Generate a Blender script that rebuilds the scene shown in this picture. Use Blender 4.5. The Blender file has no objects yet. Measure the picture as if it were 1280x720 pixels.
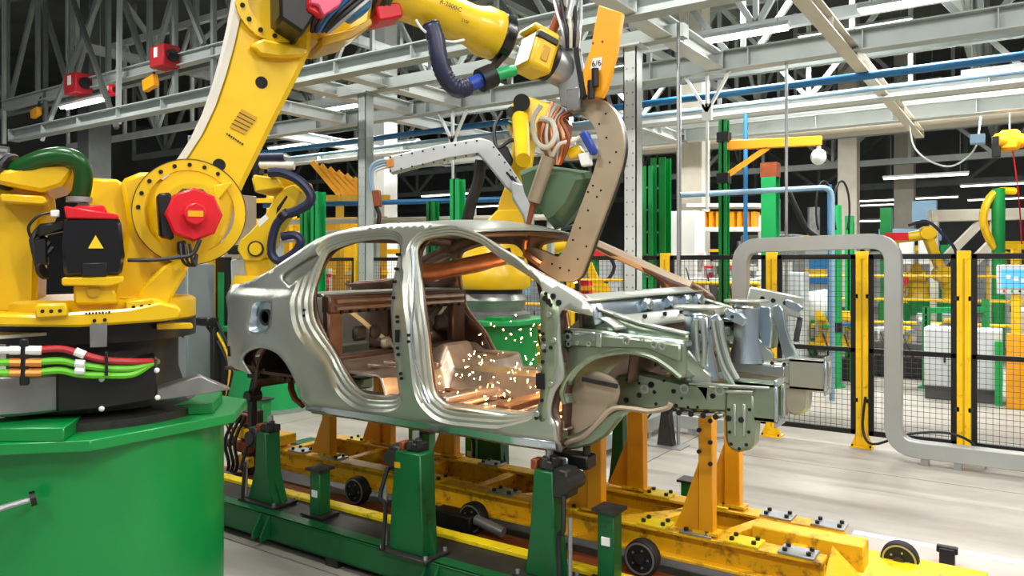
import bpy, bmesh, math, random
from mathutils import Vector, Matrix
from mathutils.geometry import delaunay_2d_cdt
random.seed(7)
PI = math.pi
scene = bpy.context.scene
col = scene.collection
# ---------------------------------------------------------------- camera
FPX, HZ, CAMZ, YAW = 950.0, 330.0, 1.76, math.radians(34.2)
FW = Vector((-math.sin(YAW), math.cos(YAW), 0)); RT = Vector((math.cos(YAW), math.sin(YAW), 0))
CAM = Vector((0, 0, CAMZ))
cd = bpy.data.cameras.new('camera'); cam = bpy.data.objects.new('camera', cd); col.objects.link(cam)
cam.location = CAM; cam.rotation_euler = (PI/2, 0, YAW)
cd.sensor_width = 36; cd.lens = 36*FPX/1280; cd.shift_y = (HZ-360)/1280; cd.clip_end = 300
scene.camera = cam
# ---------------------------------------------------------------- world, exposure
w = bpy.data.worlds.new('hall_ambient'); scene.world = w; w.use_nodes = True
w.node_tree.nodes['Background'].inputs[0].default_value = (0.93, 0.97, 1.0, 1)
w.node_tree.nodes['Background'].inputs[1].default_value = 0.27
vs = scene.view_settings
vs.view_transform = 'Standard'; vs.look = 'None'; vs.gamma = 1; vs.use_curve_mapping = False
vs.exposure = 0.12
LAMP_POWER = 150
# pixel -> direction -> point on a known plane
def ray(px, py): return FW + RT*((px-640)/FPX) + Vector((0, 0, (HZ-py)/FPX))
def onY(px, py, Y): v = ray(px, py); return CAM + v*(Y/v.y)
def onX(px, py, X): v = ray(px, py); return CAM + v*(X/v.x)
def onZ(px, py, Z): v = ray(px, py); return CAM + v*((Z-CAMZ)/v.z)
def atd(px, py, d): return CAM + ray(px, py)*d
# ---------------------------------------------------------------- helpers
def V(*a): return Vector(a if len(a) > 1 else a[0])
WL = {}
def smoothpts(pts, sub=6, closed=False):
    pts = [Vector(p) for p in pts]; n = len(pts); out = []
    for i in range(n if closed else n-1):
        if closed: a, b, c, d = pts[i-1], pts[i], pts[(i+1) % n], pts[(i+2) % n]
        else: a, b, c, d = pts[max(i-1, 0)], pts[i], pts[i+1], pts[min(i+2, n-1)]
        for k in range(sub):
            t = k/sub
            out.append(0.5*((2*b)+(c-a)*t+(2*a-5*b+4*c-d)*t*t+(3*b-a-3*c+d)*t**3))
    if not closed: out.append(pts[-1])
    return out
def frame(d, up=None):
    d = d.normalized(); u = Vector(up) if up is not None else Vector((0, 0, 1))
    if abs(d.dot(u)) > .98: u = Vector((1, 0, 0))
    s = d.cross(u).normalized(); return s, s.cross(d).normalized()
class MB:
    def __init__(self): self.v = []; self.f = []
    def add(self, vs, fs):
        b = len(self.v); self.v += [Vector(p) for p in vs]; self.f += [tuple(b+i for i in f) for f in fs]; return self
    def box(self, c, s, rz=0, M=None):
        x, y, z = s[0]/2, s[1]/2, s[2]/2; c = Vector(c)
        R = M if M is not None else Matrix.Rotation(rz, 3, 'Z')
        p = [c+R @ Vector((a*x, b*y, d*z)) for d in (-1, 1) for b in (-1, 1) for a in (-1, 1)]
        return self.add(p, [(0, 2, 3, 1), (4, 5, 7, 6), (0, 1, 5, 4), (2, 6, 7, 3), (0, 4, 6, 2), (1, 3, 7, 5)])
    def ab(self, a, b):
        a, b = Vector(a), Vector(b); return self.box((a+b)/2, [abs(q) for q in (b-a)])
    def bar(self, p, q, w, h, up=None):
        p, q = Vector(p), Vector(q); s, u = frame(q-p, up); s = s*w/2; u = u*h/2
        return self.add([p-s-u, p+s-u, p+s+u, p-s+u, q-s-u, q+s-u, q+s+u, q-s+u],
                        [(0, 1, 2, 3), (7, 6, 5, 4), (0, 4, 5, 1), (1, 5, 6, 2), (2, 6, 7, 3), (3, 7, 4, 0)])
    def ibeam(self, p, q, w, h, t=.02, up=None):
        p, q = Vector(p), Vector(q); s, u = frame(q-p, up)
        self.bar(p, q, t, h-2*t, up); o = u*(h/2-t/2)
        self.bar(p+o, q+o, w, t, up); self.bar(p-o, q-o, w, t, up); return self
    def cyl(self, p, q, r, r2=None, n=16, cap=True, ph=0):
        p, q = Vector(p), Vector(q); r2 = r if r2 is None else r2; s, u = frame(q-p)
        vs = [c+(s*math.cos(ph+2*PI*i/n)+u*math.sin(ph+2*PI*i/n))*k for c, k in ((p, r), (q, r2)) for i in range(n)]
        fs = [(i, (i+1) % n, n+(i+1) % n, n+i) for i in range(n)]
        if cap: fs += [tuple(reversed(range(n))), tuple(range(n, 2*n))]
        return self.add(vs, fs)
    def ring(self, p, q, ro, ri, n=24):
        p, q = Vector(p), Vector(q); s, u = frame(q-p)
        vs = [c+(s*math.cos(2*PI*i/n)+u*math.sin(2*PI*i/n))*k for c in (p, q) for k in (ro, ri) for i in range(n)]
        fs = []
        for i in range(n):
            j = (i+1) % n
            fs += [(i, j, 2*n+j, 2*n+i), (n+j, n+i, 3*n+i, 3*n+j), (j, i, n+i, n+j), (2*n+i, 2*n+j, 3*n+j, 3*n+i)]
        return self.add(vs, fs)
    def tube(self, pts, r, n=8, sub=5, smooth=True, rfun=None, ph=0):
        P = smoothpts(pts, sub) if smooth and len(pts) > 2 else [Vector(p) for p in pts]
        m = len(P); vs = []; s = None
        for i, p in enumerate(P):
            d = (P[min(i+1, m-1)]-P[max(i-1, 0)]).normalized()
            if s is None: s, u = frame(d)
            else: s = (s-d*s.dot(d)).normalized(); u = s.cross(d)
            k = r if rfun is None else r*rfun(i/(m-1), i)
            vs += [p+(s*math.cos(ph+2*PI*j/n)+u*math.sin(ph+2*PI*j/n))*k for j in range(n)]
        fs = [(i*n+j, i*n+(j+1) % n, (i+1)*n+(j+1) % n, (i+1)*n+j) for i in range(m-1) for j in range(n)]
        fs += [tuple(reversed(range(n))), tuple(range((m-1)*n, m*n))]
        return self.add(vs, fs)
    def prism(self, poly, vec):
        poly = [Vector(p) for p in poly]; vec = Vector(vec); n = len(poly)
        nn = Vector((0, 0, 0))
        for i in range(n): nn += poly[i].cross(poly[(i+1) % n])
        if nn.dot(vec) > 0: poly.reverse()
        return self.add(poly+[p+vec for p in poly], [tuple(range(n)), tuple(reversed(range(n, 2*n)))] + [(i, n+i, n+(i+1) % n, (i+1) % n) for i in range(n)])
    def ball(self, c, r, n=12, m=8, sc=(1, 1, 1)):
        c = Vector(c); vs = [c+Vector((0, 0, r*sc[2]))]
        for i in range(1, m):
            a = PI*i/m
            vs += [c+Vector((r*sc[0]*math.sin(a)*math.cos(2*PI*j/n), r*sc[1]*math.sin(a)*math.sin(2*PI*j/n), r*sc[2]*math.cos(a))) for j in range(n)]
        vs.append(c-Vector((0, 0, r*sc[2]))); L = len(vs)-1
        fs = [(0, 1+j, 1+(j+1) % n) for j in range(n)]
        for i in range(m-2): fs += [(1+i*n+j, 1+(i+1)*n+j, 1+(i+1)*n+(j+1) % n, 1+i*n+(j+1) % n) for j in range(n)]
        fs += [(L, 1+(m-2)*n+(j+1) % n, 1+(m-2)*n+j) for j in range(n)]
        return self.add(vs, fs)
    def lathe(self, c, prof, axis=(0, 0, 1), n=24):
        c = Vector(c); ax = Vector(axis).normalized(); s, u = frame(ax); vs = []
        for r, h in prof: vs += [c+ax*h+(s*math.cos(2*PI*j/n)+u*math.sin(2*PI*j/n))*max(r, 1e-4) for j in range(n)]
        m = len(prof)
        fs = [(i*n+j, i*n+(j+1) % n, (i+1)*n+(j+1) % n, (i+1)*n+j) for i in range(m-1) for j in range(n)]
        fs += [tuple(reversed(range(n))), tuple(range((m-1)*n, m*n))]
        return self.add(vs, fs)
    def grid(self, fn, nu, nv):
        return self.add([fn(i/nu, j/nv) for i in range(nu+1) for j in range(nv+1)],
                        [(i*(nv+1)+j, (i+1)*(nv+1)+j, (i+1)*(nv+1)+j+1, i*(nv+1)+j+1) for i in range(nu) for j in range(nv)])
    def build(self, name, mat, parent=None, bevel=0, seg=1, solid=0, ang=35, kind=None, label=None):
        off = Vector((0, 0, 0))
        if parent is None:
            lo = [min(p[i] for p in self.v) for i in range(3)]; hi = [max(p[i] for p in self.v) for i in range(3)]
            off = Vector(((lo[0]+hi[0])/2, (lo[1]+hi[1])/2, lo[2]))
        me = bpy.data.meshes.new(name)
        me.from_pydata([p-off for p in self.v], [], self.f); me.validate()
        bm = bmesh.new(); bm.from_mesh(me); bmesh.ops.recalc_face_normals(bm, faces=bm.faces); bm.to_mesh(me); bm.free()
        me.materials.append(mat if not isinstance(mat, str) else MT[mat])
        me.polygons.foreach_set('use_smooth', [True]*len(me.polygons)); me.set_sharp_from_angle(angle=math.radians(ang))
        o = bpy.data.objects.new(name, me); col.objects.link(o); o.location = off; WL[o] = off
        if parent is not None:
            o.parent = parent; o.matrix_parent_inverse = Matrix.Translation(-WL[parent])
        if solid: m = o.modifiers.new('solid', 'SOLIDIFY'); m.thickness = solid; m.offset = 0
        if bevel: m = o.modifiers.new('bevel', 'BEVEL'); m.width = bevel; m.segments = seg; m.limit_method = 'ANGLE'; m.angle_limit = math.radians(40)
        if kind: o['kind'] = kind
        if label: o['label'] = label
        return o
def thing(name, label, cat, loc, group=None):
    o = bpy.data.objects.new(name, None); col.objects.link(o); o.location = Vector(loc); WL[o] = Vector(loc)
    o.empty_display_size = .1
    return tag(o, label, cat, group)
def tag(o, label, cat, group=None, kind=None):
    o['label'] = label; o['category'] = cat
    if group: o['group'] = group
    if kind: o['kind'] = kind
    return o
def struct(o, label=None, cat=None):
    o['kind'] = 'structure'
    if label: o['label'] = label
    if cat: o['category'] = cat
    return o
def dup(root, loc, rz=0, label=None, group=None):
    r = root.copy(); col.objects.link(r); r.location = Vector(loc); r.rotation_euler = (0, 0, rz); WL[r] = Vector(loc)
    if label: r['label'] = label
    if group: r['group'] = group
    for ch in list(root.children):
        c = ch.copy(); col.objects.link(c); c.parent = r
        for g in list(ch.children):
            d = g.copy(); col.objects.link(d); d.parent = c
    return r
# ---------------------------------------------------------------- materials
MT = {}
def lin(c): return tuple((x/255/12.92 if x/255 <= .04045 else ((x/255+.055)/1.055)**2.4) for x in c)
def mat(name, rgb, rough=.5, metal=0, var=.12, scale=6, bump=0, bscale=60, dirt=None, dirtamt=.0, emit=0, coat=0, stretch=None):
    m = bpy.data.materials.new(name); m.use_nodes = True; nt = m.node_tree; N = nt.nodes; L = nt.links
    b = N['Principled BSDF']; c = lin(rgb)
    b.inputs['Roughness'].default_value = rough; b.inputs['Metallic'].default_value = metal
    if coat: b.inputs['Coat Weight'].default_value = coat; b.inputs['Coat Roughness'].default_value = .15
    if emit:
        b.inputs['Base Color'].default_value = (*c, 1); b.inputs['Emission Color'].default_value = (*c, 1); b.inputs['Emission Strength'].default_value = emit
        MT[name] = m; return m
    tc = N.new('ShaderNodeTexCoord'); nz = N.new('ShaderNodeTexNoise'); nz.inputs['Scale'].default_value = scale; nz.inputs['Detail'].default_value = 4
    src = tc.outputs['Object']
    if stretch:
        mp = N.new('ShaderNodeMapping'); mp.inputs['Scale'].default_value = stretch; L.new(src, mp.inputs['Vector']); src = mp.outputs['Vector']
    L.new(src, nz.inputs['Vector'])
    cr = N.new('ShaderNodeValToRGB'); cr.color_ramp.elements[0].position = .3; cr.color_ramp.elements[1].position = .7
    cr.color_ramp.elements[0].color = (*[x*(1-var) for x in c], 1); cr.color_ramp.elements[1].color = (*[min(1, x*(1+var)) for x in c], 1)
    L.new(nz.outputs['Fac'], cr.inputs['Fac']); out = cr.outputs['Color']
    if dirt:
        n2 = N.new('ShaderNodeTexNoise'); n2.inputs['Scale'].default_value = scale*2.3; n2.inputs['Detail'].default_value = 8; n2.inputs['Roughness'].default_value = .7
        L.new(src, n2.inputs['Vector'])
        c2 = N.new('ShaderNodeValToRGB'); c2.color_ramp.elements[0].position = .62-dirtamt*.35; c2.color_ramp.elements[1].position = .78-dirtamt*.3
        L.new(n2.outputs['Fac'], c2.inputs['Fac']); mx = N.new('ShaderNodeMixRGB'); mx.inputs[2].default_value = (*lin(dirt), 1)
        L.new(c2.outputs['Color'], mx.inputs[0]); L.new(out, mx.inputs[1]); out = mx.outputs[0]
    L.new(out, b.inputs['Base Color'])
    if bump:
        n3 = N.new('ShaderNodeTexNoise'); n3.inputs['Scale'].default_value = bscale; L.new(tc.outputs['Object'], n3.inputs['Vector'])
        bp = N.new('ShaderNodeBump'); bp.inputs['Strength'].default_value = bump; bp.inputs['Distance'].default_value = .01
        L.new(n3.outputs['Fac'], bp.inputs['Height']); L.new(bp.outputs['Normal'], b.inputs['Normal'])
    MT[name] = m; return m
mat('robot_yellow', (232, 188, 4), .38, 0, .06, 4, coat=.25)
mat('robot_ochre', (196, 150, 8), .4, 0, .08, 4, coat=.2)
mat('rail_yellow', (246, 196, 10), .45, 0, .08, 5, dirt=(150, 100, 30), dirtamt=.15)
mat('skid_yellow', (246, 190, 22), .48, 0, .1, 5, dirt=(120, 78, 28), dirtamt=.3)
mat('track_yellow', (244, 214, 20), .5, 0, .08, 5, dirt=(130, 95, 30), dirtamt=.2)
mat('orange_yellow', (248, 168, 10), .45, 0, .05, 5)
mat('green', (0, 140, 62), .36, 0, .06, 3, coat=.3)
mat('green_dark', (4, 88, 42), .45, 0, .15, 4, dirt=(20, 40, 25), dirtamt=.12)
mat('green_bright', (22, 158, 84), .42, 0, .08, 4)
mat('green_cloth', (86, 112, 84), .75, 0, .1, 5)
mat('black', (16, 16, 18), .42, 0, .2, 8)
mat('black_gloss', (20, 20, 23), .25, 0, .2, 8)
mat('dark_steel', (58, 56, 54), .5, .5, .25, 8, dirt=(35, 26, 20), dirtamt=.2)
mat('steel', (170, 172, 172), .4, .7, .12, 8)
mat('steel_cast', (150, 150, 150), .38, .8, .12, 10)
mat('beam_grey', (172, 180, 176), .5, .15, .08, 3)
mat('beam_white', (208, 213, 210), .5, .1, .06, 3)
mat('beam_dark', (96, 100, 98), .6, .2, .15, 3)
mat('truss_grey', (128, 136, 132), .55, .2, .12, 3)
mat('duct_grey', (186, 190, 188), .35, .6, .06, 3)
mat('arm_grey', (196, 201, 204), .38, .45, .05, 5)
mat('red', (214, 18, 34), .4, 0, .08, 5)
mat('red_hoist', (176, 20, 30), .5, 0, .1, 5)
mat('pink', (232, 90, 120), .4, 0, .1, 5)
mat('white', (232, 234, 232), .45, 0, .04, 4)
mat('cream', (214, 208, 192), .55, 0, .06, 4)
mat('gun_beige', (176, 160, 134), .42, .35, .08, 5)
mat('copper', (200, 130, 88), .32, .85, .2, 14)
mat('rust', (140, 72, 40), .5, .3, .2, 12)
mat('blue', (30, 62, 150), .45, 0, .1, 5)
mat('blue_pipe', (38, 112, 168), .4, .1, .06, 5)
mat('blue_pale', (140, 176, 204), .5, .1, .06, 5)
mat('hose_navy', (34, 38, 66), .4, 0, .15, 8)
mat('hose_black', (24, 22, 26), .5, 0, .2, 8)
mat('hose_green', (14, 74, 22), .28, 0, .15, 8)
mat('cable_lime', (100, 190, 30), .4, 0, .1, 8)
mat('cable_red', (170, 30, 36), .4, 0, .1, 8)
mat('brass', (212, 140, 70), .35, .6, .1, 8)
mat('rubber', (26, 25, 24), .65, 0, .2, 10)
mat('wire', (62, 64, 66), .5, .2, .1, 8)
mat('body_steel', (190, 194, 184), .4, .82, .05, 3, bump=.02, bscale=40)
mat('body_green_reflect', (158, 172, 148), .36, .85, .1, 6)  # bare steel with the green it mirrors mixed into the colour
mat('body_blue', (200, 214, 224), .26, .95, .06, 6)
mat('pillar_olive', (150, 162, 136), .42, .75, .08, 6)
mat('body_inner_lit', (150, 126, 108), .42, .7, .15, 8)  # far side steel, warm light put into the base colour
mat('body_brown_lit', (104, 82, 72), .4, .75, .25, 8)  # bare steel; the brown is orange light put into the colour
mat('body_floor_lit', (196, 176, 158), .34, .85, .15, 9)  # floor steel with orange spark light put into the colour
mat('liner_tan', (184, 166, 144), .5, .3, .06, 6)
mat('body_orange', (150, 100, 62), .45, .5, .15, 10)  # orange-brown tone for the front crossmembers and some floor brackets
mat('hole', (6, 6, 7), .8, 0, .1, 5)
mat('cabinet', (200, 206, 208), .45, .05, .04, 4)
mat('cabinet_grey', (138, 146, 148), .5, .1, .06, 4)
mat('plinth', (74, 74, 74), .6, 0, .1, 4)
mat('screen', (70, 150, 230), .3, emit=1.1)
mat('lamp', (255, 255, 250), .3, emit=14)
mat('lamp_far', (255, 253, 235), .3, emit=5)
mat('spark', (255, 196, 120), .3, emit=16)
mat('bulb', (240, 240, 236), .2, 0, .02, 4)
mat('wall', (132, 136, 136), .8, 0, .2, .5)
mat('roof', (112, 116, 114), .8, 0, .25, .6)
mat('label_white', (236, 236, 230), .5, 0, .03, 4)
mat('ink', (22, 22, 24), .6, 0, .1, 4)
mat('warn_yellow', (252, 204, 30), .5, 0, .03, 4)
# ================================================================ SETTING
def concrete():
    m = bpy.data.materials.new('concrete_floor'); m.use_nodes = True; nt = m.node_tree; N = nt.nodes; L = nt.links
    b = N['Principled BSDF']; b.inputs['Roughness'].default_value = .5
    tc = N.new('ShaderNodeTexCoord')
    def noise(sc, det, stretch=(1, 1, 1), ro=.6):
        mp = N.new('ShaderNodeMapping'); mp.inputs['Scale'].default_value = stretch; L.new(tc.outputs['Object'], mp.inputs['Vector'])
        n = N.new('ShaderNodeTexNoise'); n.inputs['Scale'].default_value = sc; n.inputs['Detail'].default_value = det; n.inputs['Roughness'].default_value = ro
        L.new(mp.outputs['Vector'], n.inputs['Vector']); return n.outputs['Fac']
    a = noise(.9, 6, (.5, 1.6, 1)); r1 = N.new('ShaderNodeValToRGB')
    r1.color_ramp.elements[0].position = .3; r1.color_ramp.elements[1].position = .7
    r1.color_ramp.elements[0].color = (*lin((138, 131, 121)), 1); r1.color_ramp.elements[1].color = (*lin((182, 177, 167)), 1)
    L.new(a, r1.inputs['Fac'])
    s = noise(1.1, 8, (.35, 2.2, 1), .7); r2 = N.new('ShaderNodeValToRGB')
    r2.color_ramp.elements[0].position = .56; r2.color_ramp.elements[1].position = .74
    L.new(s, r2.inputs['Fac'])
    mu = N.new('ShaderNodeMath'); mu.operation = 'MULTIPLY'; mu.inputs[1].default_value = .6; L.new(r2.outputs['Color'], mu.inputs[0])
    mx = N.new('ShaderNodeMixRGB'); mx.inputs[2].default_value = (*lin((96, 88, 78)), 1)
    L.new(mu.outputs[0], mx.inputs[0]); L.new(r1.outputs['Color'], mx.inputs[1])
    f = noise(30, 4); r3 = N.new('ShaderNodeMixRGB'); r3.blend_type = 'MULTIPLY'; r3.inputs[0].default_value = .12
    L.new(mx.outputs[0], r3.inputs[1]); L.new(f, r3.inputs[2]); L.new(r3.outputs[0], b.inputs['Base Color'])
    bp = N.new('ShaderNodeBump'); bp.inputs['Strength'].default_value = .08; L.new(f, bp.inputs['Height']); L.new(bp.outputs['Normal'], b.inputs['Normal'])
    MT['concrete'] = m
concrete()
mat('pink_floor', (196, 172, 164), .6, 0, .1, 4)
# floor: cast concrete slabs, each a piece with its own joint
fl = MB().ab((-45, -6, -.1), (25, 48, -.012)).build('floor', 'plinth'); struct(fl, 'pale worn concrete factory floor with saw-cut joints', 'floor')
sw = 4.0
for i in range(-11, 6):
    for j in range(-1, 12):
        x0, y0 = i*sw+1.2, j*sw-1.0
        MB().ab((x0+.006, y0+.006, -.03), (x0+sw-.006, y0+sw-.006, 0)).build('floor_slab', 'concrete', fl)
struct(MB().ab((-45, 46, 0), (25, 46.3, 11)).build('wall_back', 'wall'), 'dark far wall of the factory hall', 'wall')
struct(MB().ab((-45.3, -6, 0), (-45, 46, 11)).build('wall_left', 'wall'), 'dark side wall of the factory hall', 'wall')
struct(MB().ab((-45, -6, 10.2), (25, 46, 10.5)).build('ceiling', 'roof'), 'dark roof deck above the steel trusses', 'ceiling')
# red oxide strip and white line at the edge of the conveyor lane
struct(MB().ab((-.95, 5.34, 0), (3.5, 5.42, .004)).build('trim_1', 'white'), 'white line painted on the floor along the conveyor', 'floor marking')
struct(MB().ab((-.95, 4.95, 0), (3.5, 5.33, .003)).build('trim_2', 'pink_floor'), 'faded pink strip painted on the floor along the conveyor', 'floor marking')

# ---- fluorescent lamps: fixture with tube and reflector
NL = [0]
def lamp(x, y, z, label, L=1.6, far=False, power=LAMP_POWER, group='fluorescent hall lamps', ax='X'):
    t = thing('fluorescent_lamp', label, 'lamp', (x, y, z), group)
    a = Vector((1, 0, 0)) if ax == 'X' else Vector((0, 1, 0)); c = Vector((x, y, z)); s = Vector((a.y, a.x, 0))
    MB().prism([c-a*L/2-s*.11+V(0, 0, .03), c-a*L/2-s*.05+V(0, 0, .1), c-a*L/2+s*.05+V(0, 0, .1), c-a*L/2+s*.11+V(0, 0, .03)], a*L).build('housing', 'beam_white', t)
    for k in (-1, 1): MB().cyl(c-a*(L/2-.03)+s*.05*k+V(0, 0, .012), c+a*(L/2-.03)+s*.05*k+V(0, 0, .012), .018 if not far else .03, n=8).build('tube', 'lamp' if not far else 'lamp_far', t)
    for k in (-1, 1): MB().cyl(c+a*L*.4*k+V(0, 0, .1), V((c+a*L*.4*k).x, (c+a*L*.4*k).y, 10.2), .006, n=6).build('hanger', 'truss_grey', t)
    if power:
        ld = bpy.data.lights.new('lamp_light', 'AREA'); ld.shape = 'RECTANGLE'; ld.size = L; ld.size_y = .2; ld.energy = power; ld.color = (1, .985, .95)
        lo = bpy.data.objects.new('lamp_light', ld); col.objects.link(lo); lo.location = c-V(0, 0, .03)
        if ax != 'X': lo.rotation_euler = (0, 0, PI/2)
    return t
def lamp_at(px, py, z, label, **k):
    p = onZ(px, py, z); return lamp(p.x, p.y, z, label, **k)
lamp_at(914, 48, 4.75, 'bright fluorescent tube lamp above the grey roof gantry', L=1.5)
lamp_at(1160, 2, 4.8, 'bright fluorescent tube lamp over the long diagonal beam', L=1.5)
lamp_at(1272, 88, 4.75, 'bright fluorescent tube lamp above the blue pipe end', L=1.5)
lamp_at(104, 131, 4.7, 'glowing fluorescent tube lamp below the red hoist boxes', L=1.5)
lamp_at(415, 138, 4.8, 'fluorescent tube lamp seen between gantry beams near the big robot arm', L=1.8)
lamp_at(490, 182, 4.8, 'fluorescent tube lamp above the grey riveted gun arm', L=1.8)
lamp_at(365, 183, 4.8, 'fluorescent tube lamp above the small cable-fed robot', L=1.8)
for px, py in ((1156, 221), (1157, 248), (1095, 251), (1110, 256), (1250, 231), (1250, 249), (1076, 277), (612, 258), (556, 244)):
    lamp_at(px, py, 4.5 if py < 270 else 3.6, 'small distant fluorescent lamp under the far dark ceiling', L=2.4, far=True, power=0, group='distant lamps under the far ceiling')
for x, y in ((-12, 4.8), (-7.5, 4.8), (-3, 4.8), (1.5, 4.8), (-3, 1.2), (1.5, 1.2), (5, 1.2), (-2, -2.5), (2.5, -2.5), (5, 4.8)):
        lamp(x, y, 6.0, 'fluorescent lamp in the row over the welding cell', group='lamps over the welding cell')
for x in (-9, -3, 3):
    for y in (13, 17, 23):
        lamp(x, y, 6.6, 'fluorescent lamp in a row over the far machine cells', L=2.2, power=260, group='lamps over the far cells')
# ================================================================ CAR BODY
Y0, YC = 3.195, 4.045
def sstep(a, b, x): t = max(0, min(1, (x-a)/(b-a))); return t*t*(3-2*t)
def Ys(X, Z):
    y = Y0
    y += .215*max(0, (Z-1.50)/.5)**1.35
    y += .05*max(0, (.95-Z)/.12)**2*.6
    y += .13*max(0, min(1.15, (-4.15-X)/.5))**2
    y += .055*sstep(1.53, 1.60, Z)*sstep(-3.75, -4.05, X)
    y -= .012*math.exp(-((Z-1.25)/.2)**2)
    return y
def side(px, py):
    Y = Y0
    for _ in range(40): p = onY(px, py, Y); Y = .5*Y+.5*Ys(p.x, p.z)
    return (p.x, p.z)
def path(pts, sub=4, closed=True):
    q = smoothpts([Vector((*side(*p), 0)) for p in pts], sub, closed); return [(v.x, v.y) for v in q]
roofpx = [(286, 390), (285.5, 366), (288, 361), (294, 356.5), (313, 352), (322, 347), (338, 339), (355, 327), (373, 315), (388, 305), (402, 297.5), (417, 292), (442, 286), (475, 281.5), (517, 279), (552, 279.5), (575, 283.5), (597, 291), (626, 309.6), (655, 328.5), (684, 347), (701.6, 356), (722, 366)]
frontpx = [(736, 377), (742, 394), (722, 391), (702, 388), (700, 410), (701, 433), (704, 455), (705, 473), (694, 490), (689, 510), (690, 522), (695, 532), (698, 557), (698.5, 566)]
sillpx = [(640, 558), (590, 548.5), (540, 541), (480, 531), (430, 523), (387, 516.5)]
archpx = [(384, 506), (373, 476.7), (363, 456.7), (351.7, 443), (338, 436), (325, 435), (313, 440), (308, 446), (307.5, 452), (313, 461), (317, 467)]
rearpx = [(300, 462), (286, 457.5)]
def seg(pts, sub=4): return path(pts, sub, False)
outer = seg(roofpx) + seg(frontpx, 3)[1:] + [side(*p) for p in sillpx] + seg(archpx)[0:] + [side(*p) for p in rearpx]
fdoor = path([(517, 322), (518.5, 309), (526, 300.5), (543, 296), (567, 294.5), (597, 304.5), (617, 320), (643, 337.5), (661, 350.5), (670, 364), (672, 400), (672, 450), (670, 490), (665, 508), (652, 518), (611, 515), (560, 510.5), (542, 502), (532, 487), (527.5, 452), (524, 415), (519, 365)])
rdoor = path([(496, 311), (491, 337), (488, 370), (489.5, 417), (494, 457), (496, 477), (492.5, 490), (484, 496.5), (455, 495.5), (440, 489), (427.5, 477.5), (417, 460), (407.5, 440), (393, 418), (383, 399), (380.5, 380), (383, 362), (389, 346), (396, 331), (405, 316.5), (417, 309.5), (442, 302), (470, 298.5), (490, 300.5)])
qwin = path([(353, 346), (367, 334), (395, 317.5), (384, 337), (368, 354.5), (360, 356.5)], 3)
fuel = path([(319, 378), (339, 379), (336.5, 407), (331, 414), (312, 413), (314, 392)], 3)
def pdist(p, poly):
    best = 9
    for i in range(len(poly)):
        ax, ay = poly[i-1]; bx, by = poly[i]; dx, dy = bx-ax, by-ay; L = dx*dx+dy*dy
        t = 0 if L == 0 else max(0, min(1, ((p[0]-ax)*dx+(p[1]-ay)*dy)/L))
        best = min(best, (p[0]-ax-t*dx)**2+(p[1]-ay-t*dy)**2)
    return math.sqrt(best)
def inside(p, poly):
    c = False
    for i in range(len(poly)):
        (ax, ay), (bx, by) = poly[i-1], poly[i]
        if (ay > p[1]) != (by > p[1]) and p[0] < (bx-ax)*(p[1]-ay)/(by-ay)+ax: c = not c
    return c
def cdt_panel(outer, holes, step, rings=(), keep=0, lines=()):
    """triangulated sheet inside OUTER minus HOLES with a regular grid of inner points; RINGS are (loop, distance) fold lines around the first two holes"""
    xs = [p[0] for p in outer]; zs = [p[1] for p in outer]
    P = []; E = []
    for loop in [outer]+list(holes):
        b = len(P); n = len(loop); P += [Vector(p) for p in loop]; E += [(b+i, b+(i+1) % n) for i in range(n)]
    loops = [outer]+list(holes)
    for loop, d in rings:
        idx = []
        for p in loop:
            ok = inside(p, outer) and pdist(p, outer) > .006 and min(pdist(p, holes[0]), pdist(p, holes[1])) > d*.93 and not any(inside(p, h) or pdist(p, h) < .006 for h in holes)
            if ok: idx.append(len(P)); P.append(Vector(p))
            else: idx.append(None)
        E += [(idx[i-1], idx[i]) for i in range(len(idx)) if idx[i] is not None and idx[i-1] is not None]
    for ln in lines:
        prev = None
        for p in ln:
            if inside(p, outer) and pdist(p, outer) > .01 and not any(inside(p, h) or pdist(p, h) < .01 for h in holes) and (not keep or min(pdist(p, holes[0]), pdist(p, holes[1])) > keep*psc(p)):
                P.append(Vector(p)); i = len(P)-1
                if prev is not None: E.append((prev, i))
                prev = i
            else: prev = None
    x = min(xs)+step/2
    row = 0
    while x < max(xs):
        z = min(zs)+step/2+(step/2 if row % 2 else 0); row += 1
        while z < max(zs):
            p = (x, z)
            if inside(p, outer) and not any(inside(p, h) for h in holes) and min(pdist(p, l) for l in loops) > step*.45 and (not keep or min(pdist(p, holes[0]), pdist(p, holes[1])) > keep*psc(p)): P.append(Vector(p))
            z += step
        x += step
    v, _, f, *_ = delaunay_2d_cdt(P, E, [], 2, 1e-5)
    V2 = [(q.x, q.y) for q in v]
    F = [t for t in f if not any(inside((sum(V2[i][0] for i in t)/3, sum(V2[i][1] for i in t)/3), h) for h in holes)
         and inside((sum(V2[i][0] for i in t)/3, sum(V2[i][1] for i in t)/3), outer)]
    return V2, F
def offs(poly, d):
    out = []
    n = len(poly); fn = d if callable(d) else (lambda p: d)
    A = sum(poly[i-1][0]*poly[i][1]-poly[i][0]*poly[i-1][1] for i in range(n)); sg = 1 if A > 0 else -1
    for i in range(n):
        (ax, ay), (bx, by) = poly[i-1], poly[(i+1) % n]; dx, dy = bx-ax, by-ay; L = math.hypot(dx, dy) or 1
        k = fn(poly[i]); out.append((poly[i][0]+sg*k*dy/L, poly[i][1]-sg*k*dx/L))
    return out
PROF = [(0, .07), (.026, .064), (.034, .046), (.05, .042), (.06, .024), (.074, .02), (.086, .0), (9, 0)]
def prof(d):
    for (a, ya), (b, yb) in zip(PROF, PROF[1:]):
        if d <= b: return ya+(yb-ya)*(d-a)/(b-a)
    return 0
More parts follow.
